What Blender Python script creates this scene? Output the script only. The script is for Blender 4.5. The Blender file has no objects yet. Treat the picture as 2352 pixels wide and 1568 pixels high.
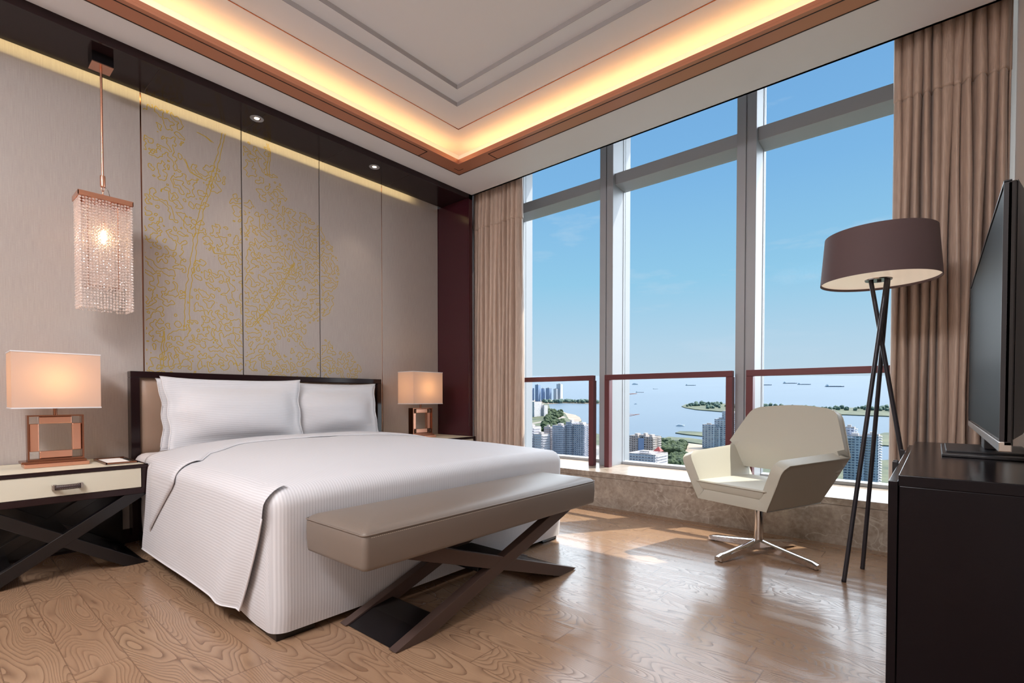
import bpy, bmesh, math, random
from mathutils import Vector, Matrix, noise
R = math.radians
random.seed(7)
scn = bpy.context.scene
COL = scn.collection

# ---------------------------------------------------------------- materials
def srgb(r, g, b):
    def f(c):
        c /= 255.0
        return c/12.92 if c <= 0.04045 else ((c+0.055)/1.055)**2.4
    return (f(r), f(g), f(b), 1)

class NT:
    """small helper round a material node tree"""
    def __init__(s, name):
        s.m = bpy.data.materials.new(name); s.m.use_nodes = True
        s.t = s.m.node_tree; s.n = s.t.nodes; s.l = s.t.links
        s.b = s.n['Principled BSDF']; s.out = s.n['Material Output']
    def math(s, op, a, b=None, c=None, clamp=False):
        nd = s.n.new('ShaderNodeMath'); nd.operation = op; nd.use_clamp = clamp
        for i, v in enumerate((a, b, c)):
            if v is None: continue
            if isinstance(v, (int, float)): nd.inputs[i].default_value = v
            else: s.l.new(v, nd.inputs[i])
        return nd.outputs[0]
    def mix(s, fac, a, b, blend='MIX'):
        nd = s.n.new('ShaderNodeMix'); nd.data_type = 'RGBA'; nd.blend_type = blend
        for i, v in ((0, fac), (6, a), (7, b)):
            if isinstance(v, (int, float)): nd.inputs[i].default_value = v
            elif isinstance(v, tuple): nd.inputs[i].default_value = v
            else: s.l.new(v, nd.inputs[i])
        return nd.outputs[2]
    def ramp(s, fac, stops):
        nd = s.n.new('ShaderNodeValToRGB'); e = nd.color_ramp.elements
        while len(e) < len(stops): e.new(0.5)
        for i, (p, c) in enumerate(stops): e[i].position = p; e[i].color = c
        s.l.new(fac, nd.inputs[0]); return nd.outputs[0]
    def coord(s, kind='Object'):
        nd = s.n.new('ShaderNodeTexCoord'); return nd.outputs[kind]
    def geo(s):
        return s.n.new('ShaderNodeNewGeometry').outputs['Position']
    def sep(s, v):
        nd = s.n.new('ShaderNodeSeparateXYZ'); s.l.new(v, nd.inputs[0]); return nd.outputs
    def comb(s, x, y, z):
        nd = s.n.new('ShaderNodeCombineXYZ')
        for i, v in enumerate((x, y, z)):
            if isinstance(v, (int, float)): nd.inputs[i].default_value = v
            else: s.l.new(v, nd.inputs[i])
        return nd.outputs[0]
    def mapping(s, v, scale=(1, 1, 1), loc=(0, 0, 0)):
        nd = s.n.new('ShaderNodeMapping'); s.l.new(v, nd.inputs[0])
        nd.inputs['Scale'].default_value = scale; nd.inputs['Location'].default_value = loc
        return nd.outputs[0]
    def noise(s, v, scale=5, detail=2, rough=.5, dist=0):
        nd = s.n.new('ShaderNodeTexNoise'); s.l.new(v, nd.inputs['Vector'])
        nd.inputs['Scale'].default_value = scale; nd.inputs['Detail'].default_value = detail
        nd.inputs['Roughness'].default_value = rough; nd.inputs['Distortion'].default_value = dist
        return nd.outputs[0]
    def bump(s, h, strength=.2, dist=.002):
        nd = s.n.new('ShaderNodeBump'); nd.inputs['Strength'].default_value = strength
        nd.inputs['Distance'].default_value = dist
        s.l.new(h, nd.inputs['Height']); s.l.new(nd.outputs[0], s.b.inputs['Normal'])
    def set(s, **kw):
        for k, v in kw.items():
            k = k.replace('_', ' ')
            if isinstance(v, (int, float, tuple)): s.b.inputs[k].default_value = v
            else: s.l.new(v, s.b.inputs[k])
        return s

def simple(name, col, rough=.5, metal=0., spec=.5, **kw):
    t = NT(name); t.set(Base_Color=col, Roughness=rough, Metallic=metal)
    t.b.inputs['Specular IOR Level'].default_value = spec
    t.set(**kw)
    return t.m

M = {}
def make_materials():
    M['paint'] = simple('white_paint', srgb(232, 232, 236), .7)
    M['step_shade'] = simple('grey_step_shade', srgb(158, 154, 154), .7)  # shade of the tray steps put into the colour
    M['paint_warm'] = simple('warm_paint', srgb(214, 204, 194), .75)
    M['lacquer'] = simple('dark_lacquer', (.018, .008, .009, 1), .14, 0., .3)
    M['cabinetblack'] = simple('black_wood', (.0045, .003, .005, 1), .2, 0., .22)
    M['burgundy'] = simple('red_reflection_lacquer', (.050, .009, .016, 1), .14, Coat_Weight=.4, Coat_Roughness=.05)  # red reflected in the jamb is put into its colour
    M['black'] = simple('black_lacquer', (.006, .005, .006, 1), .22)
    M['blackmatte'] = simple('black_satin', (.012, .011, .014, 1), .38)
    M['walnut'] = simple('satin_walnut', srgb(78, 62, 57), .3, 0., .4)
    M['groove'] = simple('dark_groove', (.03, .015, .012, 1), .6)
    M['copper'] = simple('brushed_copper', srgb(222, 166, 140), .26, .9)
    M['copperstrip'] = simple('copper_strip', srgb(196, 134, 106), .36, .3)
    M['bronze'] = simple('bronze', srgb(150, 102, 80), .25, 1.)
    M['alu'] = simple('aluminium', srgb(172, 176, 182), .42, .1)
    M['aluwhite'] = simple('aluminium_white', srgb(162, 165, 171), .45, .1)
    M['rail'] = simple('rail_paint', srgb(104, 56, 60), .34, .25)
    M['chrome'] = simple('chrome', (.82, .82, .84, 1), .07, 1.)
    M['steel'] = simple('steel', srgb(190, 186, 182), .25, 1.)
    M['thread'] = simple('gold_thread', srgb(178, 148, 42), .5, .0)
    M['screen'] = simple('screen', (.006, .007, .0065, 1), .5, 0., .06)
    M['lampleg'] = simple('lamp_leg', (.045, .042, .05, 1), .35, .4)
    M['paper'] = simple('paper', srgb(236, 234, 232), .7)
    M['leather_tray'] = simple('grey_leather', srgb(120, 112, 104), .5)
    M['darkleather'] = simple('dark_leather', srgb(58, 44, 44), .5)
    M['stitch'] = simple('stitch', srgb(200, 190, 175), .6)
    # wall fabric: fine vertical weave
    t = NT('wall_fabric'); p = t.geo()
    a = t.noise(t.mapping(p, (420, 420, 9)), 1, 2); b = t.noise(t.mapping(p, (60, 60, 500)), 1, 1)
    f = t.math('ADD', t.math('MULTIPLY', a, .7), t.math('MULTIPLY', b, .3))
    t.set(Base_Color=t.ramp(f, [(.3, srgb(160, 150, 145)), (.7, srgb(176, 167, 161))]), Roughness=.7)
    t.b.inputs['Sheen Weight'].default_value = .15
    t.bump(f, .25, .001); M['fabric'] = t.m
    # floor planks
    t = NT('oak_planks'); p = t.sep(t.geo())
    row = t.math('DIVIDE', p[0], .157); rid = t.math('FLOOR', row); fx = t.math('FRACT', row)
    wn = t.n.new('ShaderNodeTexWhiteNoise'); wn.noise_dimensions = '1D'; t.l.new(rid, wn.inputs['W'])
    col = t.math('DIVIDE', t.math('ADD', p[1], t.math('MULTIPLY', wn.outputs[0], 3.7)), .92)
    cid = t.math('FLOOR', col); fy = t.math('FRACT', col)
    wn2 = t.n.new('ShaderNodeTexWhiteNoise'); wn2.noise_dimensions = '2D'
    t.l.new(t.comb(rid, cid, 0), wn2.inputs['Vector'])
    rnd = wn2.outputs[0]
    off = t.math('MULTIPLY', rnd, 37.)
    v = t.comb(t.math('ADD', t.math('MULTIPLY', p[0], 7.0), off), t.math('ADD', t.math('MULTIPLY', p[1], 1.5), off), off)
    big = t.noise(v, 1.0, 1.2, .4, .2)
    rings = t.math('FRACT', t.math('MULTIPLY', big, 34.))
    line = t.math('SMOOTHSTEP' if False else 'POWER', rings, 3.6)
    fine = t.noise(t.comb(t.math('MULTIPLY', p[0], 160.), t.math('MULTIPLY', p[1], 5.), off), 1, 2)
    c = t.mix(line, srgb(162, 131, 104), srgb(98, 70, 51))
    c = t.mix(t.math('MULTIPLY', fine, .35), c, srgb(128, 101, 80))
    c = t.mix(t.math('MULTIPLY', rnd, .35), c, srgb(148, 114, 90))
    ex = t.math('LESS_THAN', t.math('ABSOLUTE', t.math('SUBTRACT', fx, .5)), .489)
    ey = t.math('LESS_THAN', t.math('ABSOLUTE', t.math('SUBTRACT', fy, .5)), .4975)
    inside = t.math('MULTIPLY', ex, ey)
    c = t.mix(inside, srgb(118, 90, 70), c)
    t.set(Base_Color=c, Roughness=t.math('ADD', .19, t.math('MULTIPLY', line, .12)))
    t.bump(t.math('SUBTRACT', t.math('MULTIPLY', inside, 2.), line), .12, .002); M['floor'] = t.m
    # marble
    def marble(name, c0, c1, cv, rough):
        t = NT(name); p = t.geo()
        a = t.noise(p, 7, 6, .65, .6); d = t.noise(t.mapping(p, (1, 1, 1), (3, 7, 2)), 34, 4, .6)
        f = t.math('ADD', t.math('MULTIPLY', a, .55), t.math('MULTIPLY', d, .45))
        c = t.ramp(f, [(.36, c0), (.62, c1)])
        vn = t.math('ABSOLUTE', t.math('SUBTRACT', t.noise(t.mapping(p, (1, 1, 1.6), (9, 1, 4)), 3.2, 3, .5, .8), .5))
        vein = t.math('SUBTRACT', 1., t.math('MULTIPLY', vn, 90.), clamp=True)
        c = t.mix(t.math('MULTIPLY', vein, .55), c, cv)
        t.set(Base_Color=c, Roughness=rough); return t.m
    M['marble'] = marble('beige_marble', srgb(132, 116, 102), srgb(178, 164, 150), srgb(206, 196, 184), .28)
    # curtain satin
    t = NT('curtain_satin'); p = t.geo()
    a = t.noise(t.mapping(p, (300, 300, 12)), 1, 2)
    t.set(Base_Color=t.ramp(a, [(.3, srgb(178, 155, 140)), (.7, srgb(206, 182, 165))]), Roughness=.42)
    t.b.inputs['Sheen Weight'].default_value = .4; t.b.inputs['Sheen Roughness'].default_value = .4
    M['curtain'] = t.m
    def leather(name, col, rough, sc=260):
        t = NT(name); p = t.coord('Object'); a = t.noise(p, sc, 3)
        t.set(Base_Color=col, Roughness=rough); t.bump(a, .12, .001); return t.m
    M['taupe'] = leather('taupe_leather', srgb(117, 105, 96), .42)
    M['hbleather'] = leather('headboard_leather', srgb(160, 134, 116), .42)
    M['cream'] = leather('cream_leather', srgb(192, 189, 176), .5)
    M['parchment'] = leather('parchment', srgb(206, 200, 182), .55, 120)
    # bed linen with satin stripes along U
    t = NT('striped_linen'); uv = t.sep(t.coord('UV'))
    w = t.math('SINE', t.math('MULTIPLY', uv[0], 2*math.pi/.0125))
    w01 = t.math('MULTIPLY_ADD', w, .5, .5)
    wr = t.noise(t.geo(), 3.5, 3)
    t.set(Base_Color=t.mix(w01, srgb(196, 195, 199), srgb(212, 211, 215)), Roughness=t.math('MULTIPLY_ADD', w01, .25, .45))
    t.b.inputs['Sheen Weight'].default_value = .1
    t.bump(t.math('ADD', t.math('MULTIPLY', w01, .06), wr), .35, .012); M['linen'] = t.m
    M['linen_plain'] = simple('plain_linen', srgb(212, 210, 213), .7)
    # glass
    t = NT('window_glass')
    tr = t.n.new('ShaderNodeBsdfTransparent'); tr.inputs[0].default_value = (.97, .985, .99, 1)
    gl = t.n.new('ShaderNodeBsdfGlossy'); gl.inputs['Roughness'].default_value = .0
    fr = t.n.new('ShaderNodeFresnel'); fr.inputs[0].default_value = 1.14
    mx = t.n.new('ShaderNodeMixShader'); bf = t.n.new('ShaderNodeNewGeometry').outputs['Backfacing']
    t.l.new(t.math('MULTIPLY', fr.outputs[0], t.math('MULTIPLY', t.math('SUBTRACT', 1., bf), .12), clamp=True), mx.inputs[0])
    t.l.new(tr.outputs[0], mx.inputs[1]); t.l.new(gl.outputs[0], mx.inputs[2]); t.l.new(mx.outputs[0], t.out.inputs[0])
    M['glass'] = t.m
    def crystal(name, tint, k):
        t = NT(name); t.set(Base_Color=tint, Roughness=.03, Transmission_Weight=1., IOR=1.5)
        tr = t.n.new('ShaderNodeBsdfTransparent'); tr.inputs[0].default_value = tint
        mx = t.n.new('ShaderNodeMixShader'); mx.inputs[0].default_value = k
        t.l.new(tr.outputs[0], mx.inputs[1]); t.l.new(t.b.outputs[0], mx.inputs[2]); t.l.new(mx.outputs[0], t.out.inputs[0])
        return t.m
    t = NT('crystal'); t.set(Base_Color=(.98, .86, .80, 1), Roughness=.05, Transmission_Weight=.5, IOR=1.55, Specular_IOR_Level=1.)
    tr = t.n.new('ShaderNodeBsdfTransparent'); mx = t.n.new('ShaderNodeMixShader'); mx.inputs[0].default_value = .6
    t.l.new(tr.outputs[0], mx.inputs[1]); t.l.new(t.b.outputs[0], mx.inputs[2]); t.l.new(mx.outputs[0], t.out.inputs[0]); M['crystal'] = t.m
    M['crystal_clear'] = crystal('crystal', (.98, .95, .94, 1), .62)
    M['crystalblock'] = crystal('crystal_block', (.98, .98, .97, 1), .3)
    M['crystalslab'] = crystal('crystal_slab', (.98, .98, .97, 1), .08)
    # lamp shade fabric (lets the bulb glow through)
    def shade(name, col, tl):
        t = NT(name)
        df = t.n.new('ShaderNodeBsdfDiffuse'); df.inputs[0].default_value = col
        ts = t.n.new('ShaderNodeBsdfTranslucent'); ts.inputs[0].default_value = tl
        mx = t.n.new('ShaderNodeMixShader'); mx.inputs[0].default_value = .5
        t.l.new(df.outputs[0], mx.inputs[1]); t.l.new(ts.outputs[0], mx.inputs[2]); t.l.new(mx.outputs[0], t.out.inputs[0])
        return t.m
    M['shade'] = shade('shade_linen', srgb(222, 204, 194), srgb(216, 178, 144))
    M['taupeshade'] = simple('shade_taupe', srgb(96, 78, 80), .75)
    
    def emit(name, col, s):
        t = NT(name); t.set(Base_Color=(.8, .8, .8, 1), Emission_Color=col, Emission_Strength=s); return t.m
    M['bulb'] = emit('bulb_glow', (1, .72, .38, 1), 16)
    M['spot'] = emit('downlight_glow', (1, .86, .68, 1), 5)
    M['diffuser'] = emit('cream_diffuser', (1, .78, .58, 1), .42); M['diffuser'].node_tree.nodes['Principled BSDF'].inputs['Roughness'].default_value = .1
    M['fill_glow'] = emit('fill_panel_glow', (1, .93, .86, 1), 1.6)  # glow of the added fill panels
    # outside
    t = NT('sea_water'); p = t.geo()
    b = t.noise(t.mapping(p, (.012, .03, .02)), 1, 4, .6)
    c = t.mix(t.noise(t.mapping(p, (.0008, .0025, .001)), 1, 2), srgb(70, 90, 108), srgb(78, 98, 114))
    t.set(Base_Color=c, Roughness=.55, IOR=1.33, Specular_IOR_Level=.12); t.bump(b, .15, 4.); M['sea'] = t.m
    def facade(name, wall, win, nx, nz, fx=.5, fz=.5):
        """window grid in UV: U along the wall in metres, V the height"""
        t = NT(name); uv = t.sep(t.coord('UV'))
        a = t.math('LESS_THAN', t.math('FRACT', t.math('DIVIDE', uv[0], nx)), fx)
        b = t.math('LESS_THAN', t.math('FRACT', t.math('DIVIDE', uv[1], nz)), fz)
        m = t.math('MULTIPLY', a, b)
        rn = t.n.new('ShaderNodeTexWhiteNoise'); rn.noise_dimensions = '2D'
        t.l.new(t.comb(t.math('FLOOR', t.math('DIVIDE', uv[0], nx)), t.math('FLOOR', t.math('DIVIDE', uv[1], nz)), 0), rn.inputs['Vector'])
        w2 = t.mix(t.math('MULTIPLY', rn.outputs[0], .5), win, wall)
        t.set(Base_Color=t.mix(m, wall, w2), Roughness=.5); return t.m
    M['f_hazetower'] = facade('hazy_tower_facade', srgb(160, 178, 206), srgb(92, 120, 162), 4, 3.3, .72, .7)  # distance haze is put into these blues
    M['f_whitetower'] = facade('white_tower_facade', srgb(206, 206, 214), srgb(150, 166, 186), 7, 3.3, .6, .5)
    M['f_hotel'] = facade('hotel_facade', srgb(214, 208, 210), srgb(110, 116, 136), 8, 5.2, .42, .58)
    M['f_apart'] = facade('apartment_facade', srgb(210, 210, 220), srgb(80, 94, 122), 4.2, 3.4, .66, .58)
    M['f_apartlow'] = facade('grey_block_facade', srgb(180, 166, 160), srgb(96, 94, 104), 3.6, 3.4, .6, .6)
    M['f_white'] = facade('white_block_facade', srgb(206, 200, 204), srgb(96, 100, 118), 5, 4.2, .5, .45)
    M['f_concrete'] = facade('bare_concrete_facade', srgb(176, 160, 152), srgb(58, 44, 44), 4.4, 4.0, .56, .62)
    M['f_stepped'] = facade('stepped_tower_facade', srgb(240, 238, 242), srgb(112, 120, 146), 6, 3.8, .6, .5)
    M['slab'] = simple('balcony_slab', srgb(206, 202, 206), .6)
    M['slabgrey'] = simple('balcony_slab_grey', srgb(160, 158, 166), .6)
    M['roofgrey'] = simple('roof_concrete', srgb(184, 176, 172), .8)
    M['redroof'] = simple('red_roof', srgb(176, 70, 66), .7)
    M['craneorange'] = simple('crane_orange', srgb(196, 128, 104), .6)
    M['shipgrey'] = simple('ship_hull', srgb(84, 108, 132), .6)
    M['shipred'] = simple('ship_hull_red', srgb(120, 100, 116), .6)
    M['shipwhite'] = simple('ship_white', srgb(220, 224, 228), .5)
    def ground(name, c0, c1, sc):
        t = NT(name); p = t.geo()
        t.set(Base_Color=t.ramp(t.noise(p, sc, 4, .6), [(.35, c0), (.65, c1)]), Roughness=.9); return t.m
    M['park'] = ground('park_ground', srgb(48, 62, 46), srgb(88, 92, 66), .02)
    M['city'] = ground('city_ground', srgb(96, 96, 98), srgb(150, 144, 138), .03)
    M['sand'] = ground('sand', srgb(138, 122, 108), srgb(160, 145, 128), .02)
    M['rock'] = ground('rock_bank', srgb(104, 98, 104), srgb(140, 130, 130), .05)
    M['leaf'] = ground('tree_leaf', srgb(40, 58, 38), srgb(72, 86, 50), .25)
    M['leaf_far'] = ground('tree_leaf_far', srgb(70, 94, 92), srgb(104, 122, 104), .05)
    M['road'] = simple('road', srgb(140, 130, 122), .9)
make_materials()

# ---------------------------------------------------------------- building helpers
def wl(o):
    v = Vector((0, 0, 0))
    while o: v += o.location; o = o.parent
    return v

class B:
    def __init__(s): s.bm = bmesh.new(); s.uvdone = False
    def box(s, x0, x1, y0, y1, z0, z1, bev=0., seg=2, rot=None, about=None):
        r = bmesh.ops.create_cube(s.bm, size=1.0); vs = r['verts']
        for v in vs:
            v.co = Vector(((x0+x1)/2+v.co.x*(x1-x0), (y0+y1)/2+v.co.y*(y1-y0), (z0+z1)/2+v.co.z*(z1-z0)))
        if bev > 0:
            es = list({e for v in vs for e in v.link_edges})
            rr = bmesh.ops.bevel(s.bm, geom=es, offset=bev, segments=seg, affect='EDGES', profile=.5)
            vs = list({v for f in rr['faces'] for v in f.verts} | {v for v in vs if v.is_valid})
        if rot is not None:
            bmesh.ops.rotate(s.bm, verts=vs, cent=about or Vector(((x0+x1)/2, (y0+y1)/2, (z0+z1)/2)), matrix=rot)
        return s
    def tube(s, pts, r, seg=10, caps=True, closed=False):
        pts = [Vector(p) for p in pts]; rings = []; n = len(pts)
        rs = r if isinstance(r, (list, tuple)) else [r]*n
        up = None
        for i, p in enumerate(pts):
            if closed: d = pts[(i+1) % n]-pts[i-1]
            else: d = pts[min(i+1, n-1)]-pts[max(i-1, 0)]
            d.normalize()
            if up is None:
                up = Vector((0, 0, 1)) if abs(d.z) < .9 else Vector((1, 0, 0))
            a = d.cross(up)
            if a.length < 1e-6: a = d.orthogonal()
            a.normalize(); b = d.cross(a).normalized(); up = b.cross(d) if False else up
            rings.append([s.bm.verts.new(p+(a*math.cos(t)+b*math.sin(t))*rs[i]) for t in [2*math.pi*k/seg for k in range(seg)]])
        m = n if closed else n-1
        for i in range(m):
            q = rings[(i+1) % n]
            for k in range(seg):
                s.bm.faces.new((rings[i][k], rings[i][(k+1) % seg], q[(k+1) % seg], q[k]))
        if caps and not closed:
            s.bm.faces.new(rings[0][::-1]); s.bm.faces.new(rings[-1])
        return s
    def lathe(s, prof, c=(0, 0), seg=32, closed=False):
        rings = []
        for (r, z) in prof:
            if r < 1e-6: rings.append([s.bm.verts.new((c[0], c[1], z))])
            else: rings.append([s.bm.verts.new((c[0]+r*math.cos(2*math.pi*k/seg), c[1]+r*math.sin(2*math.pi*k/seg), z)) for k in range(seg)])
        prs = list(zip(rings[:-1], rings[1:]))
        if closed: prs.append((rings[-1], rings[0]))
        for a, b in prs:
            for k in range(seg):
                k2 = (k+1) % seg
                if len(a) == 1 and len(b) == 1: continue
                if len(a) == 1: s.bm.faces.new((a[0], b[k2], b[k]))
                elif len(b) == 1: s.bm.faces.new((a[k], a[k2], b[0]))
                else: s.bm.faces.new((a[k], a[k2], b[k2], b[k]))
        return s
    def prism(s, pts, vec, bev=0.):
        vec = Vector(vec)
        a = [s.bm.verts.new(p) for p in pts]; b = [s.bm.verts.new(Vector(p)+vec) for p in pts]; n = len(pts)
        fs = [s.bm.faces.new(a), s.bm.faces.new(b[::-1])]
        for i in range(n): fs.append(s.bm.faces.new((a[i], b[i], b[(i+1) % n], a[(i+1) % n])))
        if bev > 0:
            es = list({e for f in fs for e in f.edges})
            bmesh.ops.bevel(s.bm, geom=es, offset=bev, segments=2, affect='EDGES', profile=.5)
        return s
    def grid(s, rows, close_u=False, uv=None):
        """rows of points -> quads; uv(i,j) optional"""
        vs = [[s.bm.verts.new(p) for p in r] for r in rows]
        lay = s.bm.loops.layers.uv.verify() if uv else None
        nr, nc = len(vs), len(vs[0])
        for i in range(nr-1):
            for j in range(nc if close_u else nc-1):
                j2 = (j+1) % nc
                try: f = s.bm.faces.new((vs[i][j], vs[i][j2], vs[i+1][j2], vs[i+1][j]))
                except ValueError: continue
                if lay:
                    for lp, (a, b) in zip(f.loops, ((i, j), (i, j+1), (i+1, j+1), (i+1, j))): lp[lay].uv = uv(a, b)
        return s
    def quad(s, a, b, c, d):
        s.bm.faces.new([s.bm.verts.new(p) for p in (a, b, c, d)]); return s

def obj(name, b, mat, parent=None, smooth=None, normals=True):
    bm = b.bm
    if normals: bmesh.ops.recalc_face_normals(bm, faces=bm.faces[:])
    me = bpy.data.meshes.new(name)
    off = wl(parent) if parent else Vector((0, 0, 0))
    if parent: bmesh.ops.translate(bm, verts=bm.verts[:], vec=-off)
    bm.to_mesh(me); bm.free()
    me.materials.append(mat if not isinstance(mat, str) else M[mat])
    if smooth is not None:
        for p in me.polygons: p.use_smooth = True
        if smooth < 179: me.set_sharp_from_angle(angle=R(smooth))
    o = bpy.data.objects.new(name, me); COL.objects.link(o)
    if parent: o.parent = parent
    return o

def thing(name, label, cat, loc=(0, 0, 0), group=None):
    o = bpy.data.objects.new(name, None); COL.objects.link(o); o.location = loc
    o.empty_display_size = .1
    return tag(o, label, cat, group)
def tag(o, label, cat, group=None):
    o['label'] = label; o['category'] = cat
    if group: o['group'] = group
    return o
def struct(o): o['kind'] = 'structure'; return o
def dup(root, label=None):
    r = root.copy(); COL.objects.link(r)
    if label: r['label'] = label
    for ch in list(root.children):
        c = ch.copy(); COL.objects.link(c); c.parent = r
        for g in list(ch.children):
            d = g.copy(); COL.objects.link(d); d.parent = c
    return r
def mod_sub(o, n=1):
    m = o.modifiers.new('sub', 'SUBSURF'); m.levels = n; m.render_levels = n; return o
# ---------------------------------------------------------------- camera
EYE = .95
yaw = math.atan((2150-1176)/1146.)
fw = Vector((math.cos(yaw), math.sin(yaw), 0)); rt = Vector((math.sin(yaw), -math.cos(yaw), 0))
pit = R(1.1)
F = fw*math.cos(pit)-Vector((0, 0, 1))*math.sin(pit); U = rt.cross(F)
cd = bpy.data.cameras.new('camera'); cam = bpy.data.objects.new('camera', cd); COL.objects.link(cam)
cam.matrix_world = Matrix(((rt.x, U.x, -F.x, 0), (rt.y, U.y, -F.y, 0), (rt.z, U.z, -F.z, EYE), (0, 0, 0, 1)))
cd.sensor_width = 36; cd.lens = 36*1146/2352.; cd.shift_x = 0; cd.shift_y = 152/2352.
cd.clip_start = .02; cd.clip_end = 60000
scn.camera = cam
scn.view_settings.view_transform = 'Standard'; scn.view_settings.look = 'None'
scn.view_settings.gamma = 1; scn.view_settings.exposure = .25; scn.view_settings.use_curve_mapping = False

# ---------------------------------------------------------------- setting: shell
XL, YR, YB, XG = -2.6, -.30, 4.05, 4.45       # left wall, tv wall, bed wall, glass
ZC, ZU, XS = 2.99, 3.16, 3.61                 # soffit, tray, soffit edge at the curtains
LEDX, LEDZ = 3.804, .306
struct(obj('floor', B().box(XL-.1, LEDX+.02, YR-.1, YB+.1, -.1, 0), 'floor'))
wf = struct(obj('wall_far', B().box(XL, XG+.12, YB+.03, YB+.2, 0, 3.7), 'groove'))
struct(obj('wall_right', B().box(XL, XG+.12, YR-.15, YR, 0, 3.7), 'paint_warm'))
struct(obj('wall_left', B().box(XL-.15, XL, YR-.15, YB+.2, 0, 3.7), 'paint_warm'))
# upholstered wall panels with narrow reveals
seams = [XL, .956, 1.587, 2.215, 2.848, 3.552]
for i in range(5):
    a, b = seams[i], seams[i+1]
    obj('fabric_panel', B().box(a+.004, b-.004, YB, YB+.032, .09, 2.985, .003), 'fabric', wf)
bs = B()
for x in (seams[1], seams[4]): bs.box(x-.0038, x+.0038, YB+.006, YB+.03, .09, 2.98)
obj('bronze_reveal', bs, 'bronze', wf)
obj('baseboard', B().box(XL, 3.55, YB-.012, YB+.03, 0, .088), 'lacquer', wf)

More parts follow.
